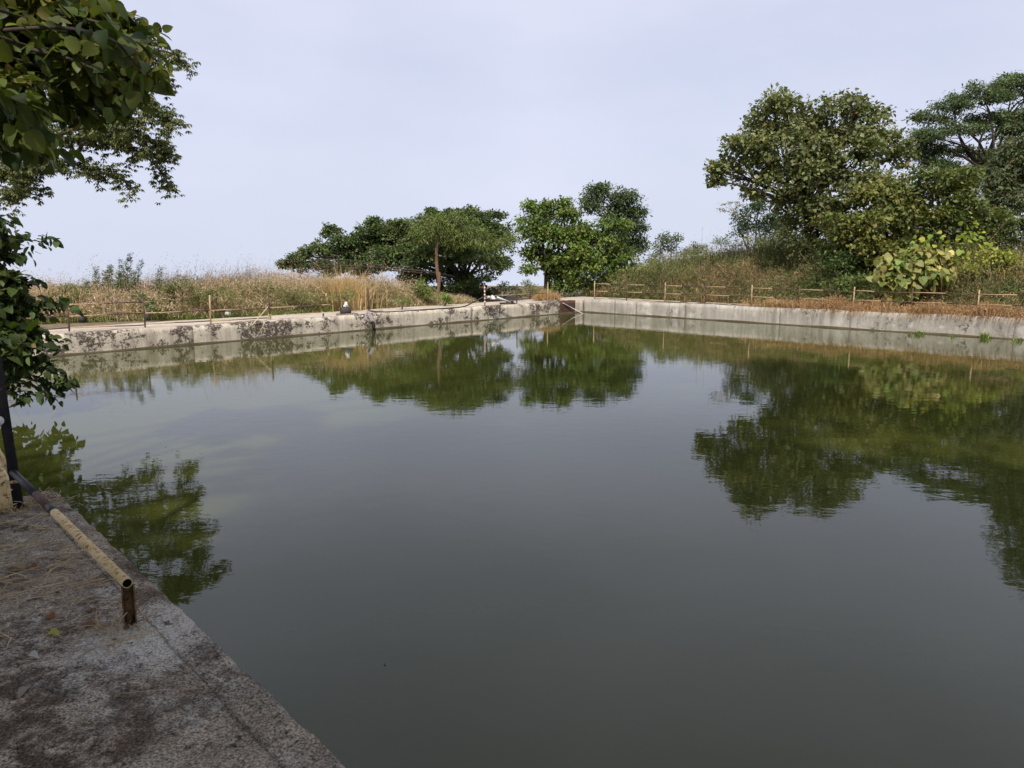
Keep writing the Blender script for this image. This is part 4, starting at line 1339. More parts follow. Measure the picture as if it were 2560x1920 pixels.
# ------------------------------------------------------------------ trees in the middle
gA = at(1150, 752, 35.5); gA[2] = ground_z(gA[0], gA[1])
clA = [lobe(*l[:4], 35.5, *(l[4:])) for l in (
    (1095, 568, 62, 42, 0), (1180, 575, 70, 46, 1), (1005, 590, 66, 46, 0), (935, 610, 56, 46, 0), (865, 622, 52, 42, -0.5), (800, 640, 46, 36, -1), (742, 660, 34, 22, -1.5),
    (826, 585, 24, 22, 0), (940, 566, 26, 22, 0), (1080, 534, 16, 14, 0.5), (1130, 540, 26, 14, 1), (1235, 545, 32, 14, 1.5), (1252, 605, 48, 44, 1), (1195, 645, 76, 52, -0.5),
    (1105, 645, 80, 56, -1), (1000, 655, 76, 46, -1), (910, 676, 60, 36, -1.5), (1050, 700, 60, 36, -0.5), (1135, 712, 56, 34, -0.5), (1185, 712, 40, 34, 0), (1238, 668, 44, 40, 0.5),
    (822, 682, 48, 24, -1.5), (712, 664, 16, 9, -1.5), (760, 640, 22, 16, -1), (1190, 548, 34, 18, 1), (1090, 738, 50, 20, 0.5), (1160, 738, 46, 20, 0.8), (1210, 738, 26, 16, 1.0), (1040, 620, 60, 40, 0), (960, 640, 60, 40, 0), (880, 655, 50, 34, -0.5), (770, 668, 40, 20, -1), (960, 600, 50, 34, 0), (1130, 600, 60, 44, 0.3), (1220, 580, 46, 30, 1), (900, 640, 56, 40, -0.3))]
forkA = gA + [0.2, 0, 1.0]
tree('banyan_tree', 'wide dense dark green tree sloping low to the left behind the dry grass', 'tree', gA, forkA, clA, 0.26,
     dict(dens=105, nleaf=17, spread=0.12, colA=(0.040, 0.068, 0.024), colB=(0.088, 0.118, 0.042), droop=0.25, ragged=0.24, hollow=0.65, sub=7), 0.135, 0.52, twigs=4, limb_r=0.10,
     trunks=[(gA, forkA, 0.26), (gA + [0.5, 0.3, 0], at(1175, 700, 35.6), 0.16), (gA + [0.9, 0.2, 0], at(1215, 712, 35.8), 0.11), (gA + [-0.4, 0.4, 0], at(1090, 690, 35.6), 0.13)])

gB = at(1084, 745, 32.6); gB[2] = ground_z(gB[0], gB[1])
fB = at(1096, 590, 33.0)
clB = [lobe(*l, 33.0) for l in ((1085, 566, 52, 28), (1150, 562, 50, 30), (1050, 592, 36, 20), (1140, 606, 50, 20), (1205, 608, 52, 20), (1268, 606, 22, 18), (1110, 588, 50, 22), (1180, 585, 44, 20))]
tree('slender_tree', 'slender tree with bare reddish trunk and feathery yellow-green crown', 'tree', gB, fB, clB, 0.085,
     dict(dens=150, nleaf=15, spread=0.17, colA=(0.070, 0.100, 0.026), colB=(0.125, 0.150, 0.042), droop=0.8, up=0.5, ragged=0.3, flat=0.5), 0.17, 0.20, bark='barkred',
     trunks=[(gB, at(1098, 680, 32.8), 0.085), (at(1098, 688, 32.8), fB, 0.075)], twigs=3, lift=0.05, limb_r=0.045)

gC = at(1366, 735, 40); gC[2] = ground_z(gC[0], gC[1])
fC = at(1368, 680, 40)
clC = [lobe(*l[:4], 40, *(l[4:])) for l in (
    (1345, 548, 44, 34, 0), (1410, 545, 50, 34, 0), (1330, 595, 46, 42, -0.5), (1400, 600, 66, 46, -1), (1475, 598, 58, 50, -1), (1520, 630, 44, 48, -1), (1445, 650, 60, 40, -1.5),
    (1500, 680, 56, 40, -1.5), (1320, 640, 24, 20, 0), (1390, 645, 40, 30, 0), (1440, 700, 46, 28, -1), (1324, 516, 14, 13, 0), (1410, 512, 15, 13, 0), (1372, 520, 16, 14, 0), (1530, 575, 36, 40, -1), (1320, 678, 16, 12, -1), (1405, 690, 30, 30, 0), (1470, 722, 60, 22, -1), (1545, 705, 40, 30, -1), (1405, 722, 30, 18, -0.5), (1560, 660, 36, 36, -1), (1385, 668, 34, 30, -0.5), (1430, 665, 60, 40, -0.5), (1350, 640, 36, 30, 0), (1440, 610, 60, 44, 0))]
tree('bright_tree', 'bright green broad-leaved tree in the middle with light showing under its crown', 'tree', gC, fC, clC, 0.20,
     dict(dens=84, nleaf=11, spread=0.18, colA=(0.055, 0.095, 0.022), colB=(0.13, 0.175, 0.04), droop=0.5, ragged=0.32, dead=0.03, sub=6), 0.17, 0.55, twigs=4)
gD = at(1545, 735, 49); gD[2] = ground_z(gD[0], gD[1])
clD = [lobe(*l, 49) for l in ((1492, 492, 40, 26), (1510, 474, 20, 14), (1560, 508, 44, 32), (1592, 540, 28, 28), (1530, 538, 48, 38), (1568, 585, 40, 42), (1592, 620, 28, 34), (1545, 635, 40, 34), (1480, 520, 30, 24), (1598, 572, 16, 12))]
tree('tall_tree', 'tall grey-green tree rising behind the bright green tree', 'tree', gD, at(1552, 640, 49), clD, 0.22,
     dict(dens=80, nleaf=14, spread=0.20, colA=(0.045, 0.070, 0.032), colB=(0.085, 0.115, 0.055), droop=0.5, ragged=0.3, sub=6), 0.19, 0.42)  # leaf colours paled and blued to suggest distance haze
bush('far_tree', 'small sparse tree between the tall tree and the grassy bank', [(1652, 620, 30, 32), (1635, 650, 28, 24), (1678, 632, 24, 22), (1690, 600, 8, 14), (1660, 596, 10, 14)], 46, (0.055, 0.08, 0.032), (0.11, 0.13, 0.055), 0.18, 0.45, dens=34, nleaf=9, spread=0.18, cat='tree', trunk_r=0.08, hollow=0.7)
bush('far_shrub', 'low green shrub on the skyline right of the small sparse tree', [(1728, 632, 26, 16), (1745, 622, 18, 10)], 46, (0.06, 0.085, 0.035), (0.11, 0.13, 0.055), 0.17, 0.45, dens=40, nleaf=9, spread=0.16)
bush('far_shrub', 'feathery round shrub on the skyline under the big tree', [(1800, 606, 32, 18), (1825, 615, 26, 16)], 44, (0.06, 0.085, 0.035), (0.12, 0.14, 0.06), 0.15, 0.3, dens=48, nleaf=10, spread=0.14)
bush('fern_shrub', 'pale green feathery shrub at the left end of the grassy bank', [(1560, 690, 40, 26), (1600, 680, 36, 24), (1540, 712, 30, 18)], 38.5, (0.14, 0.17, 0.06), (0.24, 0.26, 0.11), 0.22, 0.18, dens=60, nleaf=12, spread=0.16, droop=0.6, trunk_r=0.03)
bush('fern_shrub', 'pale feathery shrub in the middle of the grassy bank', [(1690, 700, 34, 20), (1720, 690, 24, 18)], 37, (0.12, 0.15, 0.055), (0.21, 0.23, 0.10), 0.20, 0.18, dens=60, nleaf=12, spread=0.15, droop=0.6, trunk_r=0.03)
bush('fern_shrub', 'green fern-like shrub hanging over the path behind the right fence', [(1765, 715, 34, 14), (1740, 728, 26, 10)], 35.0, (0.11, 0.15, 0.05), (0.20, 0.23, 0.09), 0.20, 0.18, dens=70, nleaf=12, spread=0.14, droop=0.6, trunk_r=0.03)
bush('fern_shrub', 'tufted pale shrub at the top of the bank under the big tree', [(1875, 610, 36, 20), (1910, 620, 30, 18)], 40, (0.13, 0.15, 0.06), (0.24, 0.24, 0.12), 0.24, 0.15, dens=50, nleaf=12, spread=0.18, droop=0.4, trunk_r=0.03)

# ------------------------------------------------------------------ trees on the right
def gpt(px, Y, py=700):
    p = at(px, py, Y); p[2] = ground_z(p[0], p[1]); return p
gF = gpt(2030, 34.3)
clF = [lobe(*l[:4], 34.3, *(l[4:])) for l in (
    (1965, 278, 74, 46, 0), (1915, 318, 56, 46, 0.5), (2110, 275, 62, 46, 0), (2170, 300, 60, 56, 0.5), (1868, 372, 62, 52, 0), (1985, 372, 90, 62, -1), (2085, 350, 60, 50, 0.5), (2150, 395, 84, 66, -0.5), (2228, 400, 46, 62, 1),
    (1830, 420, 40, 30, 0), (1788, 425, 22, 14, -0.5), (1792, 455, 18, 10, -0.5), (1890, 448, 66, 40, 0.5), (2010, 455, 100, 52, -1), (2150, 480, 100, 54, -1.5), (1960, 505, 66, 40, 0.5), (2060, 535, 100, 46, -0.5), (2230, 500, 76, 54, 0), (1875, 490, 26, 16, 0.5), (1990, 425, 90, 50, 0), (2085, 440, 90, 56, 0.5), (1905, 400, 66, 46, 0.3), (2040, 320, 56, 44, 0.6), (1950, 335, 70, 50, 0.3), (2195, 350, 50, 50, 0.6), (2110, 560, 90, 40, 0), (1985, 560, 60, 34, 0.5))]
fF = at(2020, 520, 34.3)
dead_l = []
for (a, b, r) in (((2045, 560), (2095, 505), 0.06), ((2045, 560), (2030, 585), 0.035), ((2060, 545), (2000, 575), 0.03), ((2060, 550), (2062, 592), 0.03), ((2075, 530), (2035, 535), 0.025)):
    dead_l.append((curve(at(*b, 33.6), at(*a, 33.4), 0.1, 5), r))
tree('big_tree', 'biggest tree on the right with rounded olive crown and sky gaps', 'tree', gF, fF, clF, 0.34,
     dict(dens=50, nleaf=10, spread=0.19, colA=(0.070, 0.092, 0.036), colB=(0.145, 0.158, 0.064), droop=0.45, ragged=0.38, dead=0.05, hollow=0.85, sub=6), 0.175, 0.74, twigs=6, limb_r=0.10)
rt = empty('dead_branch', at(2090, 510, 33.6), 'bare forked dead branch hanging below the biggest tree crown', 'branch')
mb = MB()
for pts, r in dead_l: mb.tube(pts, np.linspace(r, r * 0.3, len(pts)), 5, False)
part('wood', mb, M['deadwood'], rt, True)

gG = gpt(2470, 46)
clG = [lobe(*l[:4], 46, *(l[4:])) for l in (
    (2325, 300, 42, 26, 0), (2385, 270, 60, 28, 0), (2460, 245, 66, 30, 0), (2530, 225, 56, 34, 1), (2600, 215, 80, 50, 1), (2330, 345, 44, 24, -1), (2400, 330, 56, 22, -1), (2300, 390, 30, 26, 0), (2350, 415, 50, 26, -0.5),
    (2480, 300, 60, 26, 0.5), (2560, 300, 60, 40, 0), (2660, 300, 90, 70, 0), (2420, 440, 44, 24, -1), (2470, 400, 46, 20, 0), (2700, 180, 90, 60, 1), (2540, 380, 40, 30, 0), (2425, 385, 50, 20, 0.5), (2520, 335, 56, 36, 0), (2300, 355, 36, 26, 0), (2345, 380, 50, 24, 0), (2390, 460, 50, 24, 0))]
tree('umbrella_tree', 'dark spreading tree with layered crown and visible limbs at the far right', 'tree', gG, at(2475, 440, 46), clG, 0.36,
     dict(dens=105, nleaf=14, spread=0.22, colA=(0.045, 0.074, 0.032), colB=(0.088, 0.118, 0.052), droop=0.35, ragged=0.28, flat=0.4, hollow=0.8, sub=5), 0.17, 0.42, twigs=5, limb_r=0.15)  # crown colours lightened to carry some air haze
gK = gpt(2610, 33)
clK = [lobe(*l[:4], 33, *(l[4:])) for l in ((2530, 400, 44, 50, 0), (2580, 480, 70, 70, 0), (2510, 520, 60, 56, -0.5), (2490, 450, 40, 44, 0), (2455, 560, 50, 40, 0), (2540, 440, 56, 56, 0), (2640, 380, 80, 90, 0), (2500, 590, 50, 44, -0.5), (2570, 610, 70, 60, -0.5), (2500, 470, 28, 34, 0), (2700, 520, 80, 90, 0), (2660, 260, 60, 60, 0.5), (2740, 150, 110, 90, 0.5), (2840, 60, 120, 100, 0.5), (2720, 350, 90, 90, 0))]
tree('edge_tree', 'dark shady tree cut by the right picture edge above the yellow-green shrub', 'tree', gK, at(2600, 560, 33), clK, 0.26,
     dict(dens=90, nleaf=13, spread=0.19, colA=(0.044, 0.062, 0.028), colB=(0.085, 0.100, 0.044), droop=0.6), 0.20, 0.40)
bush('dark_tree', 'dark round tree on the skyline left of the biggest tree trunk', [(1885, 545, 50, 36), (1920, 575, 46, 40), (1850, 575, 34, 36), (1900, 515, 26, 18), (1950, 560, 40, 40)], 41, (0.028, 0.052, 0.02), (0.055, 0.085, 0.03), 0.17, 0.5, dens=44, nleaf=12, spread=0.18, cat='tree', trunk_r=0.12)

ub = gpt(1868, 40.5)
um = empty('umbel_plant', ub, 'thin pale plant with flat umbels standing against the sky left of the dark round tree', 'plant')
mb = MB()
st = smooth_path([ub, at(1868, 570, 40.5), at(1845, 545, 40.5), at(1832, 520, 40.5)], 5)
mb.tube(st, np.linspace(0.05, 0.018, len(st)), 6, False)
tips = []
for (x, y) in ((1812, 512), (1826, 507), (1838, 506), (1850, 512), (1810, 528), (1803, 523)):
    e = at(x, y, 40.5 + rng.normal(0, .2)); tips.append(e)
    mb.tube(curve(st[-4], e, 0.1, 4), np.linspace(0.014, 0.006, 4), 4, False)
part('stem', mb, M['deadwood'], um)
Pp = np.concatenate([t_ + rng.normal(size=(40, 3)) * [0.14, 0.14, 0.03] for t_ in tips])
nP = len(Pp)
put('umbels', leaf_mesh('umbels', Pp, rand_dirs(nP), unit(rng.normal(size=(nP, 3)) * 0.4 + [0, 0, 1]), 0.09, 0.05, np.array([0.26, 0.24, 0.15]) * np.exp(0.2 * rng.normal(size=(nP, 1))), M['straw'], DIAMOND, ub), um, kind='stuff')

bush('olive_thicket', 'olive and yellow leafed thicket below the biggest tree', [(2200, 560, 90, 56), (2115, 600, 76, 50), (2290, 555, 80, 50), (2250, 500, 70, 40), (2330, 500, 60, 44), (2160, 640, 80, 50), (2085, 565, 56, 40), (2230, 625, 76, 44), (2180, 500, 70, 40)], 31.5, (0.06, 0.085, 0.022), (0.15, 0.155, 0.045), 0.22, 0.62, dens=46, nleaf=10, spread=0.19, dead=0.05, trunk_r=0.08)
bush('green_thicket', 'mid green thicket right of the olive thicket under the layered tree', [(2400, 480, 60, 44), (2430, 540, 70, 56), (2360, 580, 70, 50), (2440, 610, 66, 50), (2300, 620, 60, 46), (2370, 640, 70, 40), (2490, 560, 56, 44), (2330, 455, 60, 34), (2400, 440, 50, 34)], 31.0, (0.05, 0.078, 0.022), (0.115, 0.135, 0.04), 0.20, 0.6, dens=46, nleaf=10, spread=0.18, dead=0.04, trunk_r=0.08)
bush('dark_thicket', 'dark leafy thicket behind the fence left of the pale broad-leaved plant', [(2075, 660, 60, 46), (2140, 680, 66, 46), (2190, 700, 50, 40), (2060, 710, 40, 26), (2130, 730, 60, 26), (2210, 735, 50, 26), (2080, 735, 40, 18)], 31.5, (0.035, 0.065, 0.02), (0.08, 0.115, 0.035), 0.19, 0.4, dens=56, nleaf=12, spread=0.16, trunk_r=0.05)
bush('shady_hedge', 'deep green shady hedge filling the space behind the pale broad-leaved plant', [(2280, 735, 70, 36), (2350, 720, 70, 44), (2430, 700, 70, 44), (2500, 740, 70, 30), (2560, 720, 60, 50)], 30.0, (0.03, 0.05, 0.018), (0.065, 0.085, 0.03), 0.19, 0.45, dens=36, nleaf=11, spread=0.18, trunk_r=0.05)
bush('back_thicket', 'grey-green thicket seen in the gaps behind the olive thicket', [(2130, 585, 80, 44), (2250, 590, 90, 48), (2350, 560, 90, 46), (2440, 540, 70, 56), (2200, 650, 100, 40), (2330, 640, 90, 40), (2100, 650, 70, 40)], 34.5, (0.05, 0.07, 0.028), (0.095, 0.11, 0.046), 0.20, 0.5, dens=40, nleaf=11, spread=0.2, trunk_r=0.06)
for px_, py_, Y_, lab in ((1845, 690, 36, 'grassy olive shrub low on the bank right of the path fern'), (1905, 665, 37, 'grassy olive shrub in the middle of the bank below the dark round tree'), (1965, 690, 35.5, 'grassy olive shrub at the foot of the bank left of the dark scrub'), (1640, 705, 38, 'small olive shrub at the foot of the bank near the corner'), (1790, 655, 39.5, 'olive shrub near the top of the bank on the skyline'), (1955, 625, 38.5, 'olive shrub high on the bank against the big trunk')):
    bush('bank_shrub', lab, [(px_, py_, 36, 26), (px_ - 24, py_ + 10, 26, 18), (px_ + 28, py_ + 8, 26, 20)], Y_, (0.075, 0.095, 0.036), (0.17, 0.175, 0.075), 0.20, 0.16, dens=46, nleaf=11, spread=0.17, droop=0.5, trunk_r=0.03, group='olive shrubs on the grassy bank', dead=0.10)
bush('fence_bush', 'leafy green bush pressed against the fence below the dark thicket', [(2095, 722, 44, 24), (2150, 716, 44, 28), (2205, 722, 36, 24)], 30.2, (0.06, 0.095, 0.03), (0.13, 0.165, 0.05), 0.18, 0.35, dens=56, nleaf=11, spread=0.14, trunk_r=0.03)
bush('bank_bush', 'dark scrubby bush where the grassy bank meets the thicket', [(2010, 660, 46, 50), (1985, 700, 40, 32), (2030, 620, 40, 34), (1985, 600, 50, 40), (1935, 612, 44, 34)], 34, (0.045, 0.07, 0.024), (0.10, 0.12, 0.045), 0.17, 0.4, dens=50, nleaf=11, spread=0.16, trunk_r=0.05, dead=0.06)
bush('fresh_weed', 'fresh light green weed at the fence foot left of the dark thicket', [(2035, 728, 22, 16), (2050, 738, 20, 12)], 31.5, (0.10, 0.16, 0.035), (0.20, 0.25, 0.06), 0.12, 0.5, dens=110, nleaf=9)
bush('yellow_shrub', 'yellow-green shrub at the right edge, brightest of the bank shrubs', [(2480, 650, 44, 26), (2530, 660, 50, 26), (2560, 690, 40, 26), (2500, 690, 34, 22), (2440, 680, 30, 20)], 28.0, (0.13, 0.17, 0.032), (0.25, 0.25, 0.05), 0.18, 0.5, dens=60, nleaf=10, spread=0.14, droop=0.5, trunk_r=0.04)
bush('blue_green_shrub', 'deep green shrub below the yellow-green shrub at the right edge', [(2535, 720, 34, 30), (2560, 740, 36, 26), (2510, 735, 24, 20)], 27.2, (0.06, 0.11, 0.035), (0.11, 0.17, 0.06), 0.20, 0.5, dens=60, nleaf=9, spread=0.14, trunk_r=0.04)
bush('twiggy_shrub', 'brown twiggy shrub behind the fence between pale broad leaves and yellow-green shrub', [(2420, 720, 50, 34), (2380, 735, 36, 24), (2460, 740, 40, 22)], 28.5, (0.10, 0.10, 0.035), (0.22, 0.18, 0.08), 0.15, 0.3, dens=44, nleaf=9, spread=0.16, dead=0.25, trunk_r=0.04)

# ------------------------------------------------------------------ plants whose single leaves can be picked out
def variants(name, cols, templates, mat):
    out = []
    for i, c in enumerate(cols):
        TV, TF = templates[i % len(templates)]
        flat = [k for q_ in TF for k in q_]
        out.append(raw_mesh(name, TV, flat, [len(q_) for q_ in TF], M[mat], np.tile(np.array(c)[None], (len(TV), 1)), smooth=True))
    return out

def leafy(root, P, A_, N_, L, Wr, C, vars_, vcols, n_parts=300, mat='bigleaf', template=BROAD):
    """the leaves that show largest become single objects, the rest one mesh"""
    base = base_of(root)
    px, py, dep = proj(P)
    size = L * F / dep
    inf = (px > -20) & (px < 2580) & (py > -20) & (py < 1940) & (P[:, 1] > 0.3)
    score = np.where(inf, size, 0)
    order = np.argsort(-score)
    pick = order[:n_parts]
    pick = pick[score[pick] > 0]
    rest = np.setdiff1d(np.arange(len(P)), pick)
    b, a, n = frames(A_, N_)
    vc = np.array(vcols)
    for i in pick:
        k = int(np.argmin(((vc - C[i]) ** 2).sum(1) + 1e-4 * rng.random(len(vc))))
        o = bpy.data.objects.new('leaf', vars_[k])
        SC.collection.objects.link(o)
        o.parent = root
        m3 = Matrix((b[i] * L[i] * Wr[i], a[i] * L[i], n[i] * L[i] * Wr[i])).transposed()
        m4 = m3.to_4x4()
        m4.translation = Vector(P[i] - base)
        o.matrix_local = m4
    if len(rest):
        put('foliage', leaf_mesh('foliage', P[rest], A_[rest], N_[rest], L[rest], L[rest] * Wr[rest], C[rest], M[mat], template, base), root, kind='stuff')

VC_DARK = [(0.030, 0.052, 0.014), (0.042, 0.070, 0.017), (0.060, 0.092, 0.020), (0.085, 0.118, 0.026), (0.125, 0.150, 0.034), (0.18, 0.16, 0.05), (0.035, 0.055, 0.020), (0.052, 0.078, 0.022)]
V_DARK = variants('leaf', VC_DARK, [BROAD, BROAD2, broad_template(0.18, 0.2, 0.1), broad_template(0.1, 0.7, 0.3, wavy=0.04)], 'bigleaf')

def strands(paths, per, spread, droop, cA, cB):
    """leaves along hanging twigs"""
    Ps, As, Ns, Cs = [], [], [], []
    for pts, k in paths:
        pts = np.asarray(pts)
        n = int(per * k)
        u_ = rng.random(n) * (len(pts) - 1)
        i0 = np.minimum(u_.astype(int), len(pts) - 2)
        fr = (u_ - i0)[:, None]
        c = pts[i0] * (1 - fr) + pts[i0 + 1] * fr
        t = unit(pts[i0 + 1] - pts[i0])
        off = rng.normal(size=(n, 3)) * spread
        Ps.append(c + off)
        As.append(unit(t * 0.5 + unit(off) * 0.8 + rng.normal(size=(n, 3)) * 0.3 + [0, 0, -droop]))
        Ns.append(unit(rng.normal(size=(n, 3)) * 0.6 + [0, 0, 0.9] + unit(off) * 0.3))
        q_ = rng.random((n, 1)) ** 1.3
        Cs.append((np.array(cA) * (1 - q_) + np.array(cB) * q_) * np.exp(0.15 * rng.normal(size=(n, 1))))
    return map(np.concatenate, (Ps, As, Ns, Cs))

# -- the overhanging broad-leaved tree: trunk on the walkway left of the frame, crown over the camera
gT = np.array([-6.6, 3.4, NEAR - 0.05])
ot = empty('overhanging_tree', gT, 'broad-leaved tree whose large dark leaves hang in at the top left', 'tree')
mb = MB()
fT = np.array([-6.2, 3.0, 4.6])
mb.tube(curve(gT - [0, 0, 0.2], fT, 0.06, 7), np.array([0.34, 0.27, 0.25, 0.23, 0.22, 0.2, 0.19]), 10, False)
near_lobes = [lobe(*l[:4], 8.0, *(l[4:])) for l in ((60, 60, 120, 80, 0), (190, 70, 110, 80, 0.3), (290, 110, 90, 70, 0.2), (330, 190, 60, 50, 0), (230, 190, 90, 55, -0.2), (120, 160, 110, 60, 0.4),
                                                     (20, 240, 70, 60, -0.6), (60, 300, 50, 40, -0.4), (40, 360, 60, 36, 0.5), (215, 280, 60, 40, 0.3), (280, 240, 50, 36, 0.5), (100, 380, 26, 22, 0.3), (-60, 120, 120, 160, 0), (-40, 330, 70, 60, 0))]
shade_l = []
for (x, y, z, r) in ((-3.0, -0.2, 6.6, 2.0), (-1.2, -1.6, 6.4, 2.1), (-4.2, -1.6, 6.2, 2.2), (-2.4, -3.2, 7.0, 2.2), (-6.4, 0.6, 6.4, 2.0), (0.8, -2.4, 7.0, 2.0), (-0.6, 0.6, 7.6, 1.9), (1.6, 0.2, 8.2, 1.9), (2.8, -1.6, 8.0, 2.0), (-5.6, -3.4, 6.8, 2.2), (0.4, -4.4, 7.4, 2.2), (3.6, 1.0, 9.0, 1.8), (1.0, 2.6, 9.2, 1.7), (-1.0, 2.6, 9.0, 1.5)):
    shade_l.append((np.array([x, y, z]), (r, r, r * 0.62)))
for c, r in near_lobes[:6] + near_lobes[12:]:
    mb.tube(curve(fT + [0, 0.6, 0.2], c + [0, 0.5, 0], 0.08, 6), np.linspace(0.040, 0.012, 6), 7, False)
for c, r in shade_l:
    mb.tube(curve(fT, c, 0.15, 6, 0.1), np.linspace(0.11, 0.03, 6), 6, False)
twT = []
for (pa, dep0) in (([(-40, 200), (60, 225), (150, 262), (240, 285)], 8.0), ([(-40, 80), (150, 70), (280, 100), (330, 150), (385, 200)], 7.3), ([(60, 120), (180, 150), (280, 200), (330, 250)], 7.2), ([(-30, 300), (30, 330), (90, 370), (118, 405)], 7.4),
                   ([(120, 40), (220, 50), (290, 75), (345, 125)], 7.5), ([(-40, 240), (40, 270), (85, 300)], 6.6)):
    pts = smooth_path([at(x, y, dep0 + rng.normal(0, 0.12)) for x, y in pa], 5)
    mb.tube(pts, np.linspace(0.022, 0.006, len(pts)), 5, False)
    twT.append((pts, 1.0))
for c, r in near_lobes:
    for k in range(5):
        e_ = c + rand_dirs(1)[0] * np.asarray(r) * 1.05
        mb.tube(curve(c + rng.normal(0, 0.08, 3), e_, 0.2, 5), np.linspace(0.009, 0.003, 5), 4, False)
part('trunk', mb, M['bark'], ot, True)
P1, A1, N1, C1 = crown_points(near_lobes, 290, 6, 0.14, (0.026, 0.042, 0.012), (0.115, 0.132, 0.032), droop=0.6, up=0.5, ragged=0.22, hollow=0.85, dead=0.02)
P3, A3, N3, C3 = strands(twT, 42, 0.10, 0.6, (0.04, 0.065, 0.016), (0.13, 0.155, 0.035))
P2, A2, N2, C2 = crown_points(shade_l, 60, 8, 0.24, (0.04, 0.065, 0.018), (0.085, 0.11, 0.03), droop=0.5)
P = np.concatenate([P1, P3, P2]); A_ = np.concatenate([A1, A3, A2]); N_ = np.concatenate([N1, N3, N2]); C_ = np.concatenate([C1, C3, C2])
L_ = np.concatenate([0.135 * np.exp(0.30 * rng.normal(size=len(P1))), 0.16 * np.exp(0.2 * rng.normal(size=len(P3))), 0.30 * np.ones(len(P2))])
leafy(ot, P, A_, N_, L_, 0.66 + 0.14 * rng.random(len(P)), C_, V_DARK, VC_DARK)

# -- bush hanging in from the left over the water
gS = np.array([-10.6, 11.6, NEAR - 0.05])
hb = empty('hanging_bush', gS, 'dark leafy bush leaning over the water at the left edge', 'bush')
mb = MB()
fS = np.array([-9.7, 12.0, 1.9])
mb.tube(curve(gS - [0, 0, 0.2], fS, 0.08, 6), np.linspace(0.14, 0.09, 6), 8, False)
lobS = [lobe(*l[:4], 12.0, *(l[4:])) for l in ((-35, 640, 50, 40, 0), (5, 715, 60, 36, 0), (70, 765, 50, 16, 0.2), (-5, 790, 70, 40, 0), (55, 825, 44, 30, 0.1), (5, 880, 76, 44, 0), (70, 915, 40, 24, 0), (0, 950, 60, 24, 0.2), (-70, 800, 80, 150, 0.3), (-50, 950, 50, 50, 0.2), (0, 600, 26, 22, 0), (30, 860, 56, 44, -0.2))]
for c, r in lobS:
    mb.tube(curve(fS, c, 0.15, 5), np.linspace(0.05, 0.012, 5), 6, False)
twS = []
for pa in ([(-30, 590), (40, 600), (90, 602), (140, 610)], [(-30, 630), (30, 640), (70, 645)], [(-20, 560), (10, 560), (45, 558)], [(0, 740), (90, 760), (150, 762), (198, 774)], [(0, 790), (80, 820), (135, 850), (160, 862)], [(20, 900), (100, 920), (150, 938), (180, 955)],
           [(0, 950), (80, 965), (120, 985), (128, 1005)], [(-20, 980), (40, 985), (70, 1000)], [(10, 690), (60, 705), (100, 712)], [(60, 940), (130, 968), (165, 985)]):
    pts = smooth_path([at(x, y, 12.0 + rng.normal(0, 0.15)) for x, y in pa], 5)
    mb.tube(pts, np.linspace(0.014, 0.004, len(pts)), 4, False)
    twS.append((pts, 1.0))
part('branches', mb, M['bark'], hb, True)
P1, A1, N1, C1 = crown_points(lobS, 330, 7, 0.13, (0.022, 0.036, 0.012), (0.07, 0.092, 0.028), droop=0.5, up=0.9, ragged=0.32, hollow=0.85, dead=0.02)
P3, A3, N3, C3 = strands(twS, 44, 0.07, 0.5, (0.022, 0.038, 0.012), (0.07, 0.10, 0.028))
P = np.concatenate([P1, P3]); A_ = np.concatenate([A1, A3]); N_ = np.concatenate([N1, N3]); C_ = np.concatenate([C1, C3])
L_ = 0.125 * np.exp(0.32 * rng.normal(size=len(P)))
leafy(hb, P, A_, N_, L_, 0.62 + 0.14 * rng.random(len(P)), C_, V_DARK, VC_DARK)

# -- fine-leaved tree reaching in behind, compound drooping leaflets
gQ = np.array([-22.5, 25.0, float(ground_z(-22.5, 25.0))])
ft = empty('fine_leaved_tree', gQ, 'tree with thin drooping leaflets reaching in behind the large dark leaves', 'tree')
mb = MB()
fQ = np.array([-21.5, 25.0, 5.2])
mb.tube(curve(gQ - [0, 0, 0.3], fQ, 0.05, 7), np.array([0.42, 0.34, 0.31, 0.29, 0.27, 0.25, 0.24]), 9, False)
branch_px = [[(-150, 420), (60, 370), (180, 350), (300, 360), (380, 405), (432, 478)], [(-150, 420), (0, 400), (120, 395), (220, 420), (280, 440), (340, 462)], [(60, 370), (200, 320), (320, 300), (400, 292), (440, 306)],
             [(-140, 300), (60, 280), (200, 300), (330, 330), (400, 360), (418, 390)], [(-140, 260), (100, 200), (240, 160), (350, 130), (420, 130), (458, 160)], [(200, 170), (300, 200), (380, 190), (425, 220)], [(150, 270), (280, 230), (350, 235), (395, 270)],
             [(-100, 470), (0, 478), (50, 478), (105, 492)], [(-120, 430), (0, 430), (40, 436), (58, 450)], [(200, 60), (280, 30), (310, 55)], [(300, 120), (345, 90), (375, 100)], [(180, 350), (250, 345), (340, 340), (410, 420)], [(0, 400), (60, 420), (140, 405)], [(100, 200), (160, 230), (230, 240)], [(-140, 420), (20, 340), (110, 300), (180, 250)]]
tw = []
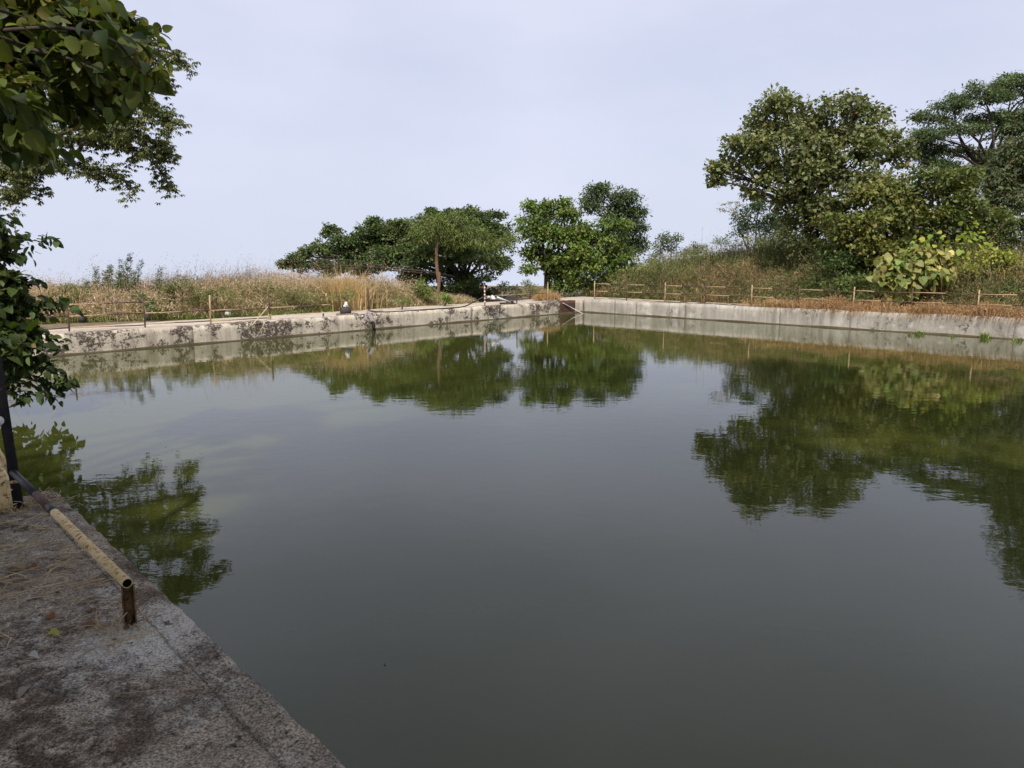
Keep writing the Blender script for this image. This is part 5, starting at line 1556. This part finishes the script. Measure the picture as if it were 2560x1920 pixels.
for pa in branch_px:
    dz = rng.normal(0, 0.5)
    pts = smooth_path([at(x, y, 25.2 + dz + 0.3 * rng.normal()) for x, y in pa], 5)
    mb.tube(pts, np.linspace(0.085, 0.014, len(pts)), 5, False)
    if pa[0][0] < -90:
        mb.tube(curve(fQ, pts[0], 0.08, 5), np.linspace(0.17, 0.085, 5), 6, False)
    tw.append(pts)
    # side shoots
    for k in range(16):
        i0 = rng.integers(len(pts) // 5, len(pts) - 1)
        e = pts[i0] + np.array([rng.normal(0.05, 0.30), rng.normal(0, 0.5), rng.normal(0.0, 0.28)])
        sp_ = curve(pts[i0], e, 0.2, 4)
        mb.tube(sp_, np.linspace(0.018, 0.006, 4), 4, False)
        tw.append(sp_)
part('trunk', mb, M['bark'], ft, True)
Ps, As, Ns, Cs, Ls = [], [], [], [], []
for pts in tw:
    nc = 10 + int(np.linalg.norm(pts[-1] - pts[0]) * 15)
    u_ = (0.25 + 0.75 * rng.random(nc)) * (len(pts) - 1)
    i0 = np.minimum(u_.astype(int), len(pts) - 2)
    c = pts[i0] + (pts[i0 + 1] - pts[i0]) * (u_ - i0)[:, None] + rng.normal(size=(nc, 3)) * 0.13
    tone = np.exp(0.25 * rng.normal(size=nc)); tq = rng.random(nc)
    for j in range(nc):
        m_ = 6
        az = rng.random() * 6.28 + np.arange(m_) * 6.28 / m_
        A_ = unit(np.c_[np.cos(az), np.sin(az), np.full(m_, -0.9)] + rng.normal(0, 0.25, (m_, 3)))
        Ps.append(c[j] + A_ * 0.09); As.append(A_)
        Ns.append(unit(np.c_[np.cos(az), np.sin(az), np.full(m_, 1.0)] + rng.normal(0, 0.3, (m_, 3))))
        col = np.array((0.06, 0.085, 0.034)) * (1 - tq[j]) + np.array((0.17, 0.18, 0.065)) * tq[j]
        Cs.append(np.tile(col * tone[j], (m_, 1))); Ls.append(np.full(m_, 0.155 * (0.8 + 0.4 * rng.random())))
P, A_, N_, C_ = map(np.concatenate, (Ps, As, Ns, Cs)); L_ = np.concatenate(Ls)
put('crown', leaf_mesh('crown', P, A_, N_, L_, L_ * 0.36, C_, M['leaf'], DIAMOND, gQ), ft, kind='stuff')

# -- pale broad-leaved plant behind the right fence
def broad_plant(name, label, lobes_, Y, cA, cB, L0, vcols, dens, nleaf, spread, cat='plant', n_parts=200, droop=0.9):
    cl = [lobe(*l[:4], Y, *(l[4:])) for l in lobes_]
    cx = np.mean([c[0][0] for c in cl]); cy = np.mean([c[0][1] for c in cl])
    b = np.array([cx, cy, float(ground_z(cx, cy))])
    root = empty(name, b, label, cat)
    mb = MB()
    limbs(mb, b + [0, 0, 0.2], cl, 0.05, 3, r_end=0.01)
    mb.tube([b - [0, 0, 0.1], b + [0, 0, 0.25]], 0.045, 7)
    part('stem', mb, M['bark'], root)
    P, A_, N_, C_ = crown_points(cl, dens, nleaf, spread, cA, cB, droop=droop, up=0.5, ragged=0.2, hollow=0.5, dead=0.05)
    N_ = unit(N_ + np.array([0, -0.35, 0.2]))
    L = L0 * np.exp(0.22 * rng.normal(size=len(P)))
    vv = variants('leaf', vcols, [BROAD, BROAD2, broad_template(0.18, 0.2, 0.1)], 'bigleaf')
    leafy(root, P, A_, N_, L, 0.78 + 0.1 * rng.random(len(P)), C_, vv, vcols, n_parts)
VC_PALE = [(0.16, 0.20, 0.05), (0.22, 0.25, 0.07), (0.28, 0.28, 0.10), (0.34, 0.30, 0.13), (0.11, 0.16, 0.045), (0.36, 0.26, 0.16)]
broad_plant('broad_leaf_plant', 'plant with big pale yellowish leaves leaning on the right fence', [(2240, 665, 36, 26), (2290, 650, 44, 26), (2235, 700, 38, 26), (2290, 695, 46, 30), (2335, 680, 34, 28), (2250, 735, 40, 20), (2350, 650, 24, 18), (2210, 690, 20, 22)], 28.0, (0.12, 0.165, 0.045), (0.26, 0.235, 0.085), 0.245, VC_PALE, 150, 4, 0.16)
VC_VINE = [(0.18, 0.26, 0.035), (0.25, 0.32, 0.045), (0.33, 0.36, 0.06), (0.40, 0.38, 0.05)]
def vine():
    b = gpt(2400, 28.4)
    root = empty('climbing_vine', b, 'bright lime round-leaved vine climbing through the thicket above the pale plant', 'vine')
    mb = MB(); pths = []
    for pa in ([(2400, 740), (2390, 660), (2405, 610), (2400, 575), (2415, 545)], [(2390, 660), (2360, 615), (2320, 605), (2290, 615)], [(2405, 610), (2430, 585), (2440, 560)], [(2390, 640), (2420, 625), (2450, 605)], [(2395, 690), (2360, 650), (2370, 620)], [(2400, 650), (2440, 640), (2470, 615)]):
        pts = smooth_path([at(x, y, 28.9 + 0.2 * rng.normal()) for x, y in pa], 5)
        mb.tube(pts, 0.008, 4, False); pths.append((pts, 1.0))
    part('stem', mb, M['bark'], root)
    P, A_, N_, C_ = strands(pths, 34, 0.16, 0.8, (0.17, 0.25, 0.03), (0.40, 0.38, 0.05))
    N_ = unit(N_ + np.array([0, -1.2, 0]))
    L = 0.16 * np.exp(0.25 * rng.normal(size=len(P)))
    leafy(root, P, A_, N_, L, np.full(len(P), 0.85), C_, variants('leaf', VC_VINE, [BROAD, broad_template(0.2, 0.15, 0.1)], 'bigleaf'), VC_VINE, 200)
vine()

# -- shade trees outside the frame; the left one is added for its shade
def hidden_tree(name, label, b, lobs, L=0.30):
    b = np.array(b, float)
    tree(name, label, 'tree', b, b + [0, 0, 4.2], lobs, 0.28, dict(dens=34, nleaf=10, spread=0.3, colA=(0.04, 0.065, 0.02), colB=(0.09, 0.115, 0.035), droop=0.4), L, 0.6)
hidden_tree('shade_tree', 'large tree behind the viewer that shades the near walkway', (-1.5, -6.5, 0.5),
            [(np.array([x, y, z]), (r, r, r * 0.65)) for x, y, z, r in ((-1.5, -6.5, 8.5, 3.0), (2.0, -5.0, 8.8, 2.8), (-4.5, -5.2, 8.2, 2.8), (4.8, -3.0, 9.6, 2.6), (1.6, -2.2, 10.4, 2.6), (-2.0, -2.2, 9.6, 2.4), (-7.2, -3.0, 8.6, 2.6))])

hidden_tree('shade_tree', 'unseen tall tree added left of the viewer to shade the near water', (-9.5, 2.5, 0.5),  # unseen canopy, added so that the near water lies in shade
            [(np.array([x, y, z]), (r, r, r * 0.6)) for x, y, z, r in ((-7.6, -1.6, 10.6, 2.6), (-2.6, 0.4, 11.2, 2.5), (0.2, 2.2, 11.6, 2.6), (-1.4, 4.8, 12.2, 2.2), (0.8, 5.4, 12.6, 2.2), (4.2, 3.2, 12.2, 2.4), (4.6, 6.4, 13.0, 1.9), (-0.8, 7.6, 13.2, 1.7), (7.6, 1.6, 12.4, 2.2), (7.8, 4.8, 13.0, 1.9))])

# ------------------------------------------------------------------ litter on the near walkway
n = 800
s = rng.random(n) * 3.6; t = 0.25 + 2.6 * rng.random(n) ** 1.2
w_ = np.exp(-((s - 1.2) ** 2) / 1.6)
k_ = rng.random(n) < w_ + 0.08
s, t = s[k_], t[k_]
mb = MB()
for a, b in zip(s, t):
    p = near_pt(a, b)
    yaw = rng.random() * 6.28 if rng.random() < 0.5 else rng.normal(0.5, 0.4)
    ln = 0.03 + 0.16 * rng.random() ** 2
    d = np.array([math.cos(yaw), math.sin(yaw), 0]) * ln
    p3 = np.array([p[0], p[1], NEAR + 0.012])
    mb.tube([p3 - d, p3 + [rng.normal(0, .006), rng.normal(0, .006), 0.004 + 0.012 * rng.random()], p3 + d + [0, 0, 0.01 * rng.random()]], 0.0016 + 0.0022 * rng.random(), 4)
for k in range(70):                                   # straw caught at the post foot
    p = RP + [rng.normal(-0.06, 0.09), rng.normal(-0.03, 0.07), 0.012]
    d = np.array([rng.normal(), rng.normal(), 0.35 * abs(rng.normal())]); d = unit(d) * (0.04 + 0.08 * rng.random())
    mb.tube([p, p + d * 0.5 + [0, 0, 0.01], p + d], 0.0018, 4)
for k in range(90):
    p = TP + [rng.normal(0.10, 0.12), rng.normal(0.0, 0.10), 0.012]
    d = unit(np.array([rng.normal(), rng.normal(), 0.8 * abs(rng.normal())])) * (0.05 + 0.12 * rng.random())
    mb.tube([p, p + d * 0.5 + [0, 0, 0.02], p + d], 0.002, 4)
o = put('straw_litter', mb.mesh('straw_litter', simple('old_straw', (0.30, 0.22, 0.12), (0.62, 0.49, 0.29), 6, 0.9)))
tag(o, 'scattered straw and dry stalks on the near walkway', 'straw', kind='stuff')
fl = [((137, 1590), (0.42, 0.40, 0.08), 'small yellow fallen leaf lying on the walkway left of the channel post', 0.035), ((84, 1645), (0.50, 0.48, 0.45), 'pale curled dry leaf on the dark dirt patch', 0.030), ((60, 1734), (0.34, 0.29, 0.24), 'grey-brown curled leaf near the bottom left corner', 0.034),
      ((127, 1548), (0.26, 0.11, 0.05), 'reddish fallen leaf on the pale crust below the rail', 0.034), ((228, 1565), (0.28, 0.14, 0.07), 'brown leaf scrap just left of the channel post foot', 0.026), ((38, 1423), (0.34, 0.26, 0.15), 'large crinkled dry leaf at the left picture edge above the others', 0.06), ((83, 1421), (0.22, 0.10, 0.05), 'dark red-brown leaf right of the large crinkled one', 0.03)]
for (x, y), c, lab, r in fl:
    p = un(x, y, NEAR) + [0, 0, 0.014]
    TV, TF = broad_template(0.05, 0.9, 0.5, wavy=0.08)
    yaw = rng.random() * 6.28
    Rm = np.array([[math.cos(yaw), -math.sin(yaw), 0], [math.sin(yaw), math.cos(yaw), 0], [0, 0, 1]])
    V = (TV * [0.7, 1.0, 0.7]) @ Rm.T * r * 2
    me = raw_mesh('fallen_leaf', V, [k for q_ in TF for k in q_], [len(q_) for q_ in TF], M['straw'], np.tile(np.array(c)[None], (len(V), 1)), smooth=True)
    tag(put('fallen_leaf', me, loc=p), lab, 'leaf', 'fallen leaves on the near walkway')

# two small leaves adrift on the water
for (x, y), lab, r in (((962, 1660), 'tiny dark leaf adrift on the open water below the centre', 0.009), ((414, 1117), 'tiny brown leaf adrift on the water right of the hanging bush reflection', 0.015)):
    p = un(x, y, 0.006)
    TV, TF = broad_template(0.05, 0.5, 0.3)
    me = raw_mesh('floating_leaf', TV * [0.7, 1, 0.5] * r * 2, [k for q_ in TF for k in q_], [len(q_) for q_ in TF], M['straw'], np.tile(np.array((0.10, 0.075, 0.04))[None], (len(TV), 1)), smooth=True)
    tag(put('floating_leaf', me, loc=p), lab, 'leaf', 'leaves adrift on the water')
